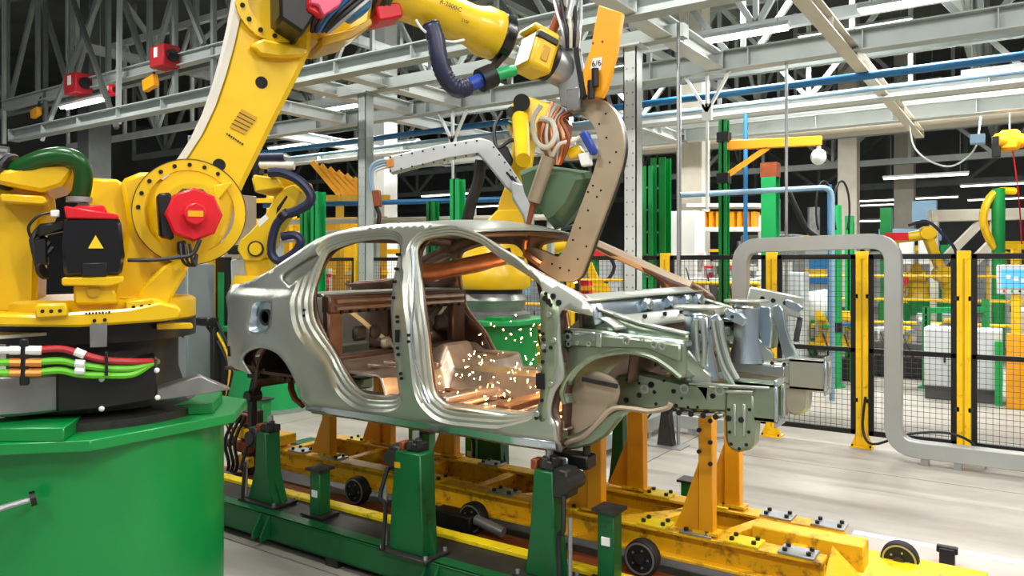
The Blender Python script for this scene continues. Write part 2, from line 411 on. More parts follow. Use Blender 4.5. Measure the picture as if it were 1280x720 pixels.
def psc(p):
    return (1-.5*sstep(-2.3, -2.08, p[0])+.5*sstep(-3.4, -3.75, p[0]))*(1-.35*sstep(1.65, 1.85, p[1]))
RINGS = [(offs(h, lambda p: d*psc(p)), d*.5) for h in (fdoor, rdoor) for d in (.026, .034, .05, .06, .074, .086)]
SV, SF = cdt_panel(outer, [fdoor, rdoor, qwin, fuel], .03, RINGS, .098, [[(-4.7+.05*k, z) for k in range(20)] for z in (1.535, 1.555, 1.595)])
archl = path(archpx, 4, False)
def side_y(p):
    X, Z = p; y = Ys(X, Z)
    d = min(pdist(p, fdoor), pdist(p, rdoor))/psc(p); k = sstep(1.9, 1.6, Z)*.55+.45
    y += prof(d)*k
    d3 = min(math.hypot(p[0]-a[0], p[1]-a[1]) for a in archl)
    if d3 < .07: y -= .022*(1-d3/.07)
    if Z < .905: y += .03*sstep(.905, .85, Z)
    # sill step line
    return y
SY = [side_y(p) for p in SV]
car = thing('car_body', 'bare silver steel sedan body shell without doors on yellow supports', 'car body', (-2.9, YC, .84))
def side_panel(far):
    m = MB(); s = [(Vector((p[0], y if not far else 2*YC-y, p[1]))) for p, y in zip(SV, SY)]
    m.add(s, SF); return m.build('side_panel', 'body_steel' if not far else 'body_inner_lit', car, solid=.016, ang=24)
near_side = side_panel(False)
far_side = side_panel(True)
def cy(X, Z, inset=0): return Ys(X, Z)+inset
def mir(p): return Vector((p[0], 2*YC-p[1], p[2]))
# inner reinforcement shells behind pillars and sills (both sides)
def inner_shell(far):
    holes = [offs(fdoor, .012), offs(rdoor, .012)]
    o2 = offs(outer, -.02)
    V2, F2 = cdt_panel(o2, holes+[offs(qwin, .0)], .07)
    m = MB(); s = []
    for p in V2:
        y = Ys(*p)+.1+.02*math.sin(p[0]*9)*math.cos(p[1]*11); s.append(Vector((p[0], y if not far else 2*YC-y, p[1])))
    m.add(s, F2); return m.build('inner_panel', 'body_brown_lit', car, solid=.012)
for fr in (False, True): inner_shell(fr)
def hole3(px, py, r=.012, dy=-.004, yoff=0.0, sq=None):
    X, Z = side(px, py); y = ((Ys(X, Z)-.006 if px > 660 else Ys(X, Z)+.004) if (484 < px < 512 or px > 660) else side_y((X, Z)))+yoff
    m = MB()
    if sq: m.ab((X-sq[0]/2, y-.012, Z-sq[1]/2), (X+sq[0]/2, y+.02, Z+sq[1]/2))
    else: m.cyl((X, y-.0115, Z), (X, y+.02, Z), r, n=10)
    return m.build('stamped_hole', 'hole', near_side)
for q in ((497, 318), (495, 336), (493, 352), (492, 372), (496.5, 396), (497, 402), (497, 435), (498, 443), (501, 467), (502, 473), (511, 419), (511, 427), (374, 388), (374, 395), (680, 417), (681, 424), (682, 438), (680, 452), (678, 482), (679, 500), (690, 434), (672, 522), (684, 367), (690, 381)): hole3(*q, r=.009)
hole3(497, 420, sq=(.025, .07)); hole3(677, 476, sq=(.045, .075)); hole3(289, 439, sq=(.05, .07))
for q in ((687, 377), (683, 373), (693, 370), (700, 378)): hole3(*q, r=.014)
# raised round weld bosses on the hinge pillar
for q in ((681, 433), (676, 460), (690, 480), (673, 517), (694, 425), (688, 393)):
    X, Z = side(*q); y = Ys(X, Z)-.006; MB().lathe((X, y-.006, Z), [(.016, 0), (.013, -.008), (.006, -.008)], (0, 1, 0), 12).build('weld_boss', 'body_steel', near_side)
# fuel pocket and quarter-window inner
fx = [p[0] for p in fuel]; fz = [p[1] for p in fuel]; fc = (sum(fx)/len(fx), sum(fz)/len(fz)); fy = Ys(*fc)
MB().ab((min(fx)-.02, fy+.05, min(fz)-.02), (max(fx)+.02, fy+.07, max(fz)+.02)).build('filler_pocket', 'body_blue', car)
m = MB(); n = len(fuel)
for k, (s, dy) in enumerate(((1.05, .0), (.9, .06))): pass
m.add([Vector((p[0], Ys(*p), p[1])) for p in fuel]+[Vector((fc[0]+(p[0]-fc[0])*.8, Ys(*p)+.055, fc[1]+(p[1]-fc[1])*.8)) for p in fuel], [(i, (i+1) % n, n+(i+1) % n, n+i) for i in range(n)])
m.build('filler_rim', 'body_blue', car)
MB().lathe((fc[0], fy+.05, fc[1]), [(.055, 0), (.055, -.012), (.04, -.012), (.04, 0)], (0, 1, 0), 20).build('filler_ring', 'dark_steel', car)
qc = (sum(p[0] for p in qwin)/len(qwin), sum(p[1] for p in qwin)/len(qwin))
MB().prism([(qc[0]+(p[0]-qc[0])*1.1, Ys(*p)+.022, qc[1]+(p[1]-qc[1])*1.1) for p in qwin], (0, .012, 0)).build('quarter_inner', 'body_steel', car)
# B pillar outer rib
BPL = [(497, 313), (498.5, 302), (502, 297.5), (507, 298.5), (510, 304), (509.5, 330), (507.5, 365), (507.5, 400), (509, 432), (513, 458), (519, 482), (527, 503), (520, 512), (505, 508), (498, 488), (495.5, 470), (493.5, 455), (489.5, 417), (488.5, 372), (492, 337)]
bo = path(BPL, 3); V2, F2 = cdt_panel(bo, [], .03)
m = MB(); m.add([Vector((p[0], Ys(*p)+.010+.02*sstep(1.5, 1.9, p[1]), p[1])) for p in V2], F2); bpil = m.build('centre_pillar', 'body_steel', car, solid=.012, ang=40)
HPL = [(676, 368), (684, 366), (697, 378), (699, 392), (697, 430), (698, 455), (690, 480), (684, 505), (685, 522), (676, 526), (674, 510), (677, 480), (677, 400)]
ho = path(HPL, 3); V2, F2 = cdt_panel(ho, [], .04)
m = MB(); m.add([Vector((p[0], Ys(*p)-.003, p[1])) for p in V2], F2); m.build('hinge_pillar', 'pillar_olive', car, solid=.012, ang=40)
sl = [side(*q) for q in ((385, 515), (430, 522), (480, 530), (540, 540), (590, 547.5), (640, 557), (697, 565))]
m = MB(); m.add([Vector((x, Ys(x, z)-.012, z+.062)) for x, z in sl]+[Vector((x, Ys(x, z)-.022, z+.05)) for x, z in sl]+[Vector((x, Ys(x, z)-.018, z+.015)) for x, z in sl]+[Vector((x, Ys(x, z)+.03, z-.004)) for x, z in sl], [(r*7+i, r*7+i+1, r*7+8+i, r*7+7+i) for r in range(3) for i in range(6)])
m.build('sill_moulding', 'body_blue', car, solid=.004, ang=20)
ribs = [(513, 308), (512, 340), (510.5, 380), (512, 420), (516, 452), (522, 482), (531, 505)]
m = MB(); L = []
for q in ribs:
    X, Z = side(*q); L.append((X, side_y((X, Z))-.004, Z))
m.tube(L, .012, 8); m.build('pillar_rib', 'body_blue', car)
hp = side(502.5, 299); 
# ---- roof panel
rx = [side(*p) for p in roofpx]
def rail(X):
    for (a, za), (b, zb) in zip(rx[3:], rx[4:]):
        if a <= X <= b: return za+(zb-za)*(X-a)/(b-a)
    return rx[-1][1]
XR0, XR1 = side(402, 298)[0], side(590, 288)[0]
def roof(u, v, dz=0, ins=.012):
    s = 2*v-1
    X0 = XR0-.10*(1-s*s); X1 = XR1+.09*(1-s*s); X = X0+(X1-X0)*u
    z = rail(min(max(X, XR0), XR1)); ye = Ys(X, z)+ins
    drop = .02*max(0, (X-XR1)/.09)+.03*max(0, (XR0-X)/.1)
    return Vector((X, ye+(2*YC-2*ye)*v, z-.008+.05*(1-s**2)-drop-dz))
rf = MB().grid(roof, 24, 24).build('roof_panel', 'body_steel', car, solid=.01)
MB().grid(lambda u, v: roof(.9+.1*u, v, .035*math.sin(PI*u)+.012), 6, 20).build('front_header', 'body_brown_lit', car, solid=.006)
MB().grid(lambda u, v: roof(.1*u, v, .035*math.sin(PI*u)+.012), 6, 20).build('rear_header', 'body_brown_lit', car, solid=.006)
for c in (.38, .62): MB().grid(lambda u, v: roof(c-.03+.06*u, v, .02*math.sin(PI*u)+.008), 4, 16).build('roof_bow', 'body_brown_lit', car, solid=.005)
# ---- floor pan, tunnel, sills, crossmembers
XF, XB, ZF = side(690, 520)[0], side(390, 480)[0], .93
def floorz(X, Y):
    a = abs(Y-YC); z = ZF+.0
    z += .14*sstep(.19, .12, a)*sstep(-3.45, -3.2, X)
    z += .012*math.sin(X*26)*sstep(.2, .3, a)*sstep(.7, .6, a)
    z += .16*sstep(-3.12, -3.2, X)
    z += .05*sstep(-3.5, -3.62, X)
    return z
MB().grid(lambda u, v: Vector((XB-.1+(XF+.02-XB+.1)*u, Y0+.1+(2*YC-2*Y0-.2)*v, floorz(XB-.1+(XF+.02-XB+.1)*u, Y0+.1+(2*YC-2*Y0-.2)*v))), 80, 60).build('floor_pan', 'body_floor_lit', car, solid=.008)
for far in (0, 1):
    y = Y0+.05; f = (lambda Y: 2*YC-Y) if far else (lambda Y: Y)
    MB().ab((XB-.05, f(y), .865), (XF, f(y+.12), .985)).build('sill_box', 'body_floor_lit', car, bevel=.015)
for X in (-2.35, -2.78):
    for s in (-1, 1): MB().ab((X-.05, YC+s*.16, ZF), (X+.05, YC+s*.68, ZF+.075)).build('seat_crossmember', 'body_orange' if X > -2.5 else 'body_floor_lit', car, bevel=.012)
for s in (-1, 1):
    for k in range(3): MB().ab((-3.2, YC+s*(.2+.15*k)-.012, 1.09), (-3.55, YC+s*(.2+.15*k)+.012, 1.115)).build('floor_rib', 'body_floor_lit', car, bevel=.005)
# rear bulkhead frame with openings
XBk = side(397, 420)[0]-.1
ztop = 1.56; zb = 1.1
def bulk(name, a, b, mt='body_brown_lit', bev=.012): return MB().ab(a, b).build(name, mt, car, bevel=bev)
ya, yb = Y0+.14, 2*YC-Y0-.14
bulk('bulkhead_rail', (XBk-.04, ya, 1.44), (XBk+.04, yb, 1.56)); bulk('bulkhead_rail', (XBk-.03, ya, 1.08), (XBk+.05, yb, 1.17))
for y, wd in ((ya, .13), (YC-.12, .22), (yb-.16, .16)): bulk('bulkhead_post', (XBk-.03, y, 1.15), (XBk+.03, y+wd, 1.46))
for k in range(2): MB().cyl((XBk+.045, ya+.05, 1.475+.045*k), (XBk+.045, yb-.05, 1.475+.045*k), .014, n=8).build('bulkhead_bead', 'body_floor_lit', car)
MB().ab((XBk-.35, ya, 1.545), (XBk-.02, yb, 1.57)).build('parcel_shelf', 'body_steel', car, bevel=.006)
for y in (YC+.25, YC-.3, YC+.02): MB().lathe((XBk+.032, y, 1.30), [(.05, 0), (.05, .012), (.03, .02)], (1, 0, 0), 16).build('strut_bracket', 'dark_steel', car)
for s in (-1, 1): MB().bar((XBk+.02, YC+s*.1, 1.17), (XBk-.02, YC+s*.5, 1.45), .06, .03).build('bulkhead_brace', 'body_steel', car)
# boot floor, rear panel, wheel houses
XT = side(287, 400)[0]
MB().ab((XT+.03, ya-.05, 1.02), (XBk, yb+.05, 1.04)).build('boot_floor', 'body_brown_lit', car)
MB().ab((XT+.04, ya, 1.0), (XT+.07, yb, 1.5)).build('rear_panel', 'body_steel', car, bevel=.01)
MB().ab((XT+.02, Y0+.25, 1.0), (XT+.1, 2*YC-Y0-.25, 1.1)).build('rear_crossmember', 'body_green_reflect', car, bevel=.01)
ac = side(345, 478); 
for far in (0, 1):
    f = (lambda Y: 2*YC-Y) if far else (lambda Y: Y)
    def wh(u, v):
        a = PI*(-.06+1.12*u); r = .31*(1-.35*v**3); return Vector((ac[0]+r*math.cos(a)*.98, f(Y0+.06+.24*v), ac[1]+r*math.sin(a)*.9-.02))
    MB().grid(wh, 20, 8).build('wheel_house', 'body_brown_lit', car, solid=.008)
    def whd(u, v):
        a = PI*(-.06+1.12*u); r = .31*.65*v; return Vector((ac[0]+r*math.cos(a)*.98, f(Y0+.3), ac[1]+r*math.sin(a)*.9-.02))
    MB().grid(whd, 16, 4).build('wheel_house_wall', 'body_brown_lit', car, solid=.008)
    MB().ab((ac[0]-.45, f(Y0+.32), .95), (ac[0]+.45, f(Y0+.42), 1.02)).build('rear_rail', 'body_green_reflect', car, bevel=.01)
# bumper bracket in arch and brown hook bracket beneath
MB().tube([onY(364, 470, 3.45), onY(364, 487, 3.42), onY(369, 499, 3.4), onY(379, 507, 3.4)], .022, 6, smooth=False).build('tow_bracket', 'rust', car)
m = MB()
for k in range(6): m.ab((ac[0]-.2+.07*k, Y0+.18, .965), (ac[0]-.15+.07*k, Y0+.3, 1.0))
m.build('rear_undertray', 'body_brown_lit', car, bevel=.006)

# stamped detail inside the shell
rk = random.Random(3)
for k in range(34):
    x = rk.uniform(-3.1, -2.02); y = YC+rk.choice((-1, 1))*rk.uniform(.2, .66); w_ = rk.uniform(.02, .06); h_ = rk.uniform(.012, .035)
    MB().box((x, y, ZF+h_/2+.006), (w_*1.6, w_, h_), rz=rk.choice((0, .3, -.3))).build('floor_bracket', rk.choice(('body_floor_lit', 'body_steel', 'body_orange', 'body_brown_lit')), car, bevel=.006)
for k in range(14):
    x = -3.0+.075*k; MB().cyl((x, YC-.125, ZF+.1), (x, YC-.14, ZF+.1), .016, n=8).build('tunnel_hole', 'hole', car)
for k in range(5):
    x = -2.9+.2*k; MB().bar((x, YC-.17, ZF+.02), (x, YC-.66, ZF+.02), .03, .03).build('floor_swage', 'body_floor_lit', car, bevel=.01)
for k in range(16):
    y = ya+.1+(yb-ya-.2)*k/15; MB().cyl((XBk+.035, y, 1.45), (XBk+.05, y, 1.45), .012, n=8).build('bulkhead_hole', 'hole', car)
for y, z, s in ((YC-.45, 1.3, .12), (YC+.4, 1.32, .14), (YC-.2, 1.22, .1), (YC+.15, 1.36, .1)):
    MB().box((XBk+.04, y, z), (.05, s, s*.8)).build('bulkhead_bracket', 'dark_steel' if s > .11 else 'body_steel', car, bevel=.02)
# ---- firewall, cowl and front end
XW = side(702, 400)[0]
yl, yr = Y0+.11, 2*YC-Y0-.11
MB().grid(lambda u, v: Vector((XW-.06+.10*sstep(.2, .8, u)+.03*math.sin(v*9)*math.sin(u*7), yl+(yr-yl)*v, .92+.62*u)), 14, 24).build('firewall', 'body_brown_lit', car, solid=.01)
cw = [onY(736, 376, 3.26), onY(718, 366, 3.3)]
def arc(pN, pF, bulge, n=14):  # forward-bulging arc between a near and a far point
    return [Vector(pN).lerp(Vector(pF), t)+Vector((bulge*4*t*(1-t), 0, .02*4*t*(1-t))) for t in [i/n for i in range(n+1)]]
aN = V(cw[0].x, 3.27, cw[0].z); aF = mir(aN)
def cowl(u, v):
    a = arc(aN, aF, .16, 20)[int(round(v*20))]; return a+Vector((-.10*(1-u), 0, .02*(1-u)-.012*math.sin(PI*u)))
MB().grid(cowl, 6, 20).build('cowl_top', 'body_steel', car, solid=.01)
def cowlf(u, v):
    a = arc(aN, aF, .16, 20)[int(round(v*20))]; return a+Vector((.03+.02*u, 0, -.02-.085*u))
MB().grid(lambda u, v: arc(aN, aF, .13, 20)[int(round(v*20))]+Vector((-.02+.05*u, 0, -.015-.1*u+.03*math.sin(PI*u))), 6, 20).build('cowl_trough', 'body_blue', car, solid=.01)
cb = MB().grid(lambda u, v: arc(aN, aF, .17, 20)[int(round(v*20))]+Vector((.05+.09*u, 0, -.085-.02*u-.03*u*u)), 6, 20).build('cowl_beam', 'body_steel', car, solid=.012)
for k in range(8):
    a = arc(aN, aF, .17, 20)[3+2*k]; MB().box(a+V(.098, 0, -.1), (.012, .028, .035)).build('cowl_slot', 'hole', cb)
MB().grid(lambda u, v: arc(aN, aF, .15, 20)[int(round(2+v*16))]+Vector((.11-.04*u, 0, -.12-.3*u)), 6, 16).build('dash_panel', 'body_brown_lit', car, solid=.01)
for k in (5, 8, 11, 14): 
    a = arc(aN, aF, .13, 20)[k]; MB().box(a+V(.03, 0, -.05), (.05, .07, .07)).build('cowl_bracket', 'body_blue', car, bevel=.012)
def flat(pts, Y, sub=3): return [(p.x, p.z) for p in smoothpts([V(q.x, q.z, 0).xyz if False else Vector((q.x, 0, q.z)) for q in (onY(*p, Y) for p in pts)], sub, True)]
def sheet(name, px, Y, mt, thick=.02, holes=(), far=False, step=.05, fn=None, sub=3, bevel=0):
    o = flat(px, Y, sub); hs = [flat(h, Y, sub) for h in holes]
    V2, F2 = cdt_panel(o, hs, step)
    m = MB(); m.add([(Vector((p[0], Y+(fn(p) if fn else 0), p[1])) if not far else Vector((p[0], 2*YC-Y-(fn(p) if fn else 0), p[1]))) for p in V2], F2)
    return m.build(name, mt, car, solid=thick)
AP = [(701, 412), (703, 410), (745, 412), (790, 418), (853, 425), (857, 430), (858, 466), (850, 473), (836, 463), (816, 450), (786, 442.5), (756, 446), (737, 454), (723, 466), (713, 479), (704, 474), (701, 433)]
YA = 3.29
for far in (False, True):
    ap = sheet('apron_panel', AP, YA, 'body_green_reflect', .02, far=far, step=.04, fn=lambda p: .012*math.sin(p[0]*20)*0)
    f = (lambda p: mir(p)) if far else (lambda p: Vector(p))
    # box rail on top of the apron, with a lighter upper flange
    P = [onY(x, y, YA) for x, y in ((701, 414), (745, 416), (790, 422), (856, 430))]
    m = MB()
    for a, b in zip(P, P[1:]): m.bar(f(a+V(0, .04, -.005)), f(b+V(0, .04, -.005)), .11, .025)
    m.build('apron_flange', 'body_blue', car, bevel=.006)
    Q = [onY(x, y, 3.31) for x, y in ((738, 384), (765, 393), (800, 405), (857, 418))]
    m = MB()
    for a, b in zip(Q, Q[1:]): m.bar(f(a+V(0, .03, 0)), f(b+V(0, .03, 0)), .05, .014)
    m.build('fender_rail', 'body_steel', car, bevel=.004)
    m = MB(); m.add([f(p+V(0, .03, -.005)) for p in Q]+[f(p+V(0, .05, 0)) for p in P], [(0, 1, 5, 4), (1, 2, 6, 5), (2, 3, 7, 6)]); m.build('apron_web', 'body_green_reflect', car, solid=.012)
    # apron rail outer box with pressed pads
    m = MB(); B0 = [onY(x, y, YA) for x, y in ((704, 416), (747, 417), (812, 424), (853, 430), (854, 452), (845, 450), (812, 436), (747, 434), (704, 432))]
    m.prism([f(p+V(0, -.03, 0)) for p in B0], f(V(0, .04, 0))-f(V(0, 0, 0))); bx = m.build('apron_rail', 'body_green_reflect', car, bevel=.008)
    if not far:
        for x, y, r in ((710, 421, .014), (711, 430, .01), (743, 423, .007), (722, 429, .007), (783, 426, .013), (818, 431, .012), (828, 433, .012), (803, 424, .008), (736, 430, .009)):
            p = onY(x, y, YA-.03); MB().ring(p+V(0, -.006, 0), p+V(0, .002, 0), r*1.5, r*.8, 12).build('rail_boss', 'body_steel', bx)
        p = onY(709, 423, YA-.03); MB().ab(p+V(-.012, -.004, -.05), p+V(.014, .01, .04)).build('rail_slot', 'hole', bx)
        p = onY(749, 425, YA-.03); MB().bar(p+V(0, -.004, .035), p+V(0, -.004, -.035), .03, .012, (0, 1, 0)).build('rail_strap', 'body_steel', bx, bevel=.004)
    # wheel arch flange
    arch = [onY(x, y, YA) for x, y in ((706, 505), (703, 490), (709, 474), (722, 458), (740, 448), (762, 442), (788, 440), (815, 446), (835, 458), (852, 472))]
    MB().tube([f(p+V(0, -.005, 0)) for p in arch], .012, 6).build('arch_flange', 'body_green_reflect', car)
    # inner wheel-house skin (curved) between the flange and the inner rail
    def ws(u, v):
        k = smoothpts(arch, 4); p = k[min(len(k)-1, int(round(u*(len(k)-1))))]
        c = onY(785, 500, YA); q = p.lerp(V(c.x, p.y, c.z), .12*v); return f(V(q.x, p.y+.33*v, q.z-.02*v))
    MB().grid(ws, 36, 5).build('wheel_house_skin', 'body_green_reflect', car, solid=.008)
# tan liner at the rear of the front wheel house with a bent lower lip, near side only where seen; mirrored on the far side
LIN = [(708, 552), (703, 525), (705, 500), (716, 480), (728, 468), (745, 464), (764, 471), (772, 482), (771, 496), (764, 510), (750, 527), (735, 543), (722, 551)]
for far in (False, True):
    ln = sheet('dash_side_liner', LIN, 3.34, 'liner_tan', .012, far=far, fn=lambda p: .04*sstep(1.3, 1.0, p[1]), step=.05)
    f = (lambda p: mir(p)) if far else (lambda p: Vector(p))
    MB().bar(f(onY(728, 474, 3.325)), f(onY(772, 483, 3.325)), .012, .02).build('liner_seam', 'dark_steel', car)
    lip = [onY(x, y, 3.33) for x, y in ((701, 560), (712, 552), (730, 545), (748, 528), (766, 511), (790, 511), (812, 514), (834, 510), (838, 504))]
    MB().tube([f(p) for p in lip], .013, 6).build('torque_box_lip', 'liner_tan', car)
    low = [onY(x, y, 3.34) for x, y in ((700, 562), (700, 548), (722, 541), (745, 528), (770, 512), (790, 511), (775, 523), (757, 545), (740, 556), (718, 562))]
    MB().prism([f(p) for p in low], f(V(0, .05, 0))-f(V(0, 0, 0))).build('torque_box', 'body_green_reflect', car, bevel=.01)
    # main longitudinal rail with hole pattern
    A = onY(775, 492, 3.50); Bp = onY(958, 502, 3.50); zc0, zc1 = 1.155, 1.135
    rl = MB(); yy = 3.50
    rp = [onY(x, y, yy) for x, y in ((768, 470), (800, 466), (850, 478), (890, 482), (958, 486), (960, 519), (915, 516), (870, 514), (835, 510), (800, 513), (775, 518), (768, 500))]
    rl = MB(); rl.prism([f(p) for p in rp], f(V(0, .09, 0))-f(V(0, 0, 0))); rr = rl.build('front_rail', 'body_steel' if far else 'body_green_reflect', car, bevel=.012)
    if not far:
        for x, y, r in ((786, 475, .02), (799, 479, .008), (814, 481, .02), (799, 494, .017), (783, 500, .018), (775, 516, .01), (818, 490, .012), (842, 489, .014), (820, 505, .01), (845, 507, .012), (860, 509, .008), (872, 509, .008), (776, 513, .01), (830, 476, .008), (852, 498, .008), (891, 495, .016), (938, 499, .02)):
            p = onY(x, y, yy); MB().cyl(p+V(0, -.004, 0), p+V(0, .01, 0), r*.8, n=10).build('rail_hole', 'hole', rr)
        for x, y in ((806, 486), (856, 486), (900, 488)):
            p = onY(x, y, yy); MB().ring(p+V(0, -.006, 0), p, .024, .014, 14).build('rail_boss', 'body_steel', rr)
    # open rail end (crash box flange)
    e0 = onY(944, 484, yy); e1 = onY(967, 522, yy)
    xE, zT, zB = e1.x+.015, 1.22, 1.045
    m = MB()
    for a, b in (((xE-.22, yy-.012, zT-.02), (xE, yy+.10, zT)), ((xE-.22, yy-.012, zB), (xE, yy+.10, zB+.02)), ((xE-.2, yy-.012, zB), (xE, yy+.005, zT)), ((xE-.2, yy+.085, zB), (xE, yy+.10, zT))):
        m.ab(f(a), f(b))
    m.build('crash_box', 'body_steel' if far else 'body_green_reflect', car, bevel=.004)
    m = MB(); 
    for a, b in (((xE-.006, yy-.03, zB-.02), (xE+.006, yy+.12, zB+.012)), ((xE-.006, yy-.03, zT-.012), (xE+.006, yy+.12, zT+.02)), ((xE-.006, yy-.03, zB), (xE+.006, yy+.0, zT)), ((xE-.006, yy+.09, zB), (xE+.006, yy+.12, zT))): m.ab(f(a), f(b))
    m.build('end_flange', 'body_blue', car, bevel=.003)
    # hanging bracket plate with a rounded foot
    BP = [(906, 484), (943, 485), (944, 530), (942, 556), (936, 563), (922, 566), (910, 561), (906, 548), (905, 515)]
    pl = MB(); pl.prism([f(onY(x, y, yy-.02)) for x, y in BP], f(V(0, .1, 0))-f(V(0, 0, 0))); pb = pl.build('hanging_bracket', 'body_steel' if far else 'body_green_reflect', car, bevel=.014)
    for xa, xb in ((918, 919), (930, 930.5)):
        MB().bar(f(onY(xa, 505, yy-.022)), f(onY(xb, 545, yy-.022)), .012, .014).build('bracket_rib', 'body_steel', pb, bevel=.003)
    MB().bar(f(onY(907, 489, yy-.024)), f(onY(942, 490, yy-.024)), .03, .014).build('bracket_rib', 'body_steel', pb, bevel=.003)
    for x, y in ((911, 512), (937, 512), (912, 540), (936, 540), (914, 555), (933, 556), (924, 561)):
        p = onY(x, y, yy-.02); MB().cyl(f(p+V(0, -.003, 0)), f(p+V(0, .01, 0)), .008, n=8).build('bracket_hole', 'hole', pb)
    # shock tower: cup, pressed top and ribbed brace sheets down to the rail
    tc = V(-1.36, 3.66, 1.53)
    MB().lathe(f(tc), [(.03, .0), (.075, 0), (.082, -.02), (.072, -.03), (.07, -.2), (.1, -.34)], (0, 0, 1), 20).build('shock_tower', 'body_blue', car)
    tp = [V(tc.x+.13*math.cos(k*PI/5+.3), tc.y+.11*math.sin(k*PI/5+.3), 1.535) for k in range(10)]
    MB().prism([f(p) for p in tp], (0, 0, .018)).build('tower_top', 'body_steel', car, bevel=.006)
    for nm, q in (('brace_sheet', ((886, 396), (896, 392), (903, 402), (906, 425), (914, 455), (925, 479), (914, 483), (902, 470), (895, 440), (888, 415))), ('brace_sheet', ((866, 395), (884, 397), (887, 430), (884, 462), (872, 456), (866, 430))), ('brace_sheet', ((906, 384), (926, 392), (934, 400), (928, 408), (915, 402), (906, 396)))):
        MB().prism([f(onY(x, y, 3.5)) for x, y in q], f(V(0, .025, 0))-f(V(0, 0, 0))).build(nm, 'body_blue', car, bevel=.006)
    for q in (((891, 400), (895, 425), (904, 456), (918, 481)), ((900, 400), (903, 424), (911, 452), (922, 474)), ((878, 400), (880, 430), (879, 458)), ((870, 400), (871, 430), (874, 452))):
        MB().tube([f(onY(x, y, 3.495)) for x, y in q], .012, 8).build('brace_rib', 'body_steel', car)
    for x, y in ((889, 410), (897, 434), (875, 415), (876, 440), (905, 462), (915, 396)):
        p = onY(x, y, 3.497); MB().cyl(f(p), f(p+V(0, .01, 0)), .008, n=8).build('brace_hole', 'hole', car)
    # rail top flange and seam beads
    MB().bar(f(onY(862, 479, 3.48)), f(onY(962, 485, 3.48)), .03, .012).build('rail_flange', 'body_steel', car, bevel=.003)
    MB().bar(f(onY(845, 516, 3.49)), f(onY(905, 519, 3.49)), .03, .012).build('rail_flange', 'body_steel', car, bevel=.003)
    pts = [onY(x, y, 3.5) for x, y in ((859, 437), (872, 452), (880, 462), (889, 470), (886, 484), (884, 505), (875, 490), (864, 476), (858, 462))]
    MB().prism([f(p) for p in pts], f(V(0, .02, 0))-f(V(0, 0, 0))).build('tower_gusset', 'body_steel', car, bevel=.006)
    # upper apron extension forward of the tower
    if far:
        m = MB(); m.bar(f(V(-1.42, 3.44, 1.56)), f(V(-1.12, 3.36, 1.50)), .05, .13); m.build('upper_rail', 'body_steel', car, bevel=.01)
        for t in (.3, .5, .72, .9):
            p = V(-1.42, 3.44, 1.56).lerp(V(-1.12, 3.36, 1.50), t); MB().cyl(f(p+V(0, -.032, .01)), f(p+V(0, .03, .01)), .014, n=10).build('rail_hole', 'hole', car)
        MB().bar(f(V(-1.13, 3.36, 1.44)), f(V(-1.14, 3.42, 1.3)), .03, .02).build('lamp_bracket', 'dark_steel', car, bevel=.004)
MB().bar((-1.5, 3.6, 1.36), (-1.5, 2*YC-3.6, 1.36), .06, .05).build('bulkhead_beam', 'body_steel', car, bevel=.01)
# header strip and inner beige trim along the far A pillar
P = [mir(V(X, Ys(X, Z)-.0, Z)) for X, Z in (side(*q) for q in ((597, 291), (626, 309.6), (655, 328.5), (684, 347), (715, 363)))]
MB().tube([p+V(0, -.05, -.02) for p in P], .038, 8).build('pillar_reinforcement', 'liner_tan', car)

# pressed channel and holes on the inner face of the far rail, radiator tabs
p0, p1 = V(-1.5, 2*YC-3.60, 1.15), V(-1.16, 2*YC-3.60, 1.14)
MB().bar(p0, p1, .012, .06).build('rail_channel', 'body_blue', car, bevel=.004)
for k in range(6): MB().cyl(p0.lerp(p1, k/5)+V(0, -.012, .045), p0.lerp(p1, k/5)+V(0, .004, .045), .01, n=8).build('rail_hole', 'hole', car)
for k in range(5): MB().box((-1.62+.1*k, 3.62, 1.22), (.04, .05, .03)).build('rail_tab', 'body_steel', car, bevel=.005)
MB().box((-1.62, 3.75, 1.3), (.1, .3, .16)).build('engine_mount', 'dark_steel', car, bevel=.02)
for k in range(7): MB().cyl((-1.45+.06*k, 3.47, 1.045), (-1.45+.06*k, 3.53, 1.045), .014, n=8).build('rail_stud', 'black', car)
# ================================================================ CONVEYOR BASE AND SKID
ZD, ZS = .20, .36        # deck height, skid beam top
bf = thing('conveyor_base', 'green channel-section conveyor base frame with grimy deck beside the concrete', 'conveyor base', (-2.6, 3.25, 0))
m = MB(); m.ab((-5.7, 3.05, .05), (.4, 3.07, ZD)); m.ab((-5.7, 3.05, ZD-.018), (.4, 3.15, ZD)); m.ab((-5.7, 3.05, .05), (.4, 3.15, .068)); m.build('channel_beam', 'green_dark', bf, bevel=.004)
MB().ab((-5.7, 3.15, .12), (.4, 3.47, ZD-.006)).build('deck_plate', 'dark_steel', bf)
MB().ab((-5.7, 3.37, ZD-.006), (.4, 3.45, ZD+.018)).build('guide_strip', 'track_yellow', bf, bevel=.003)
MB().ab((-5.7, 3.12, 0), (.4, 3.4, .12)).build('gap_shade', 'black', bf)  # black block standing in for the shade in the gap under the beam
MB().ab((-5.7, 3.6, 0), (.2, 3.76, .135)).build('running_rail', 'rust', bf, bevel=.005)
MB().ab((-5.7, 4.38, 0), (.2, 4.54, .135)).build('running_rail', 'rust', bf, bevel=.005)
MB().ab((-5.7, 3.76, 0), (-.9, 4.38, .02)).build('pit_plate', 'dark_steel', bf)
MB().ab((-5.7, 4.7, 0), (-1.2, 4.95, .1)).build('far_beam', 'green_dark', bf, bevel=.004)
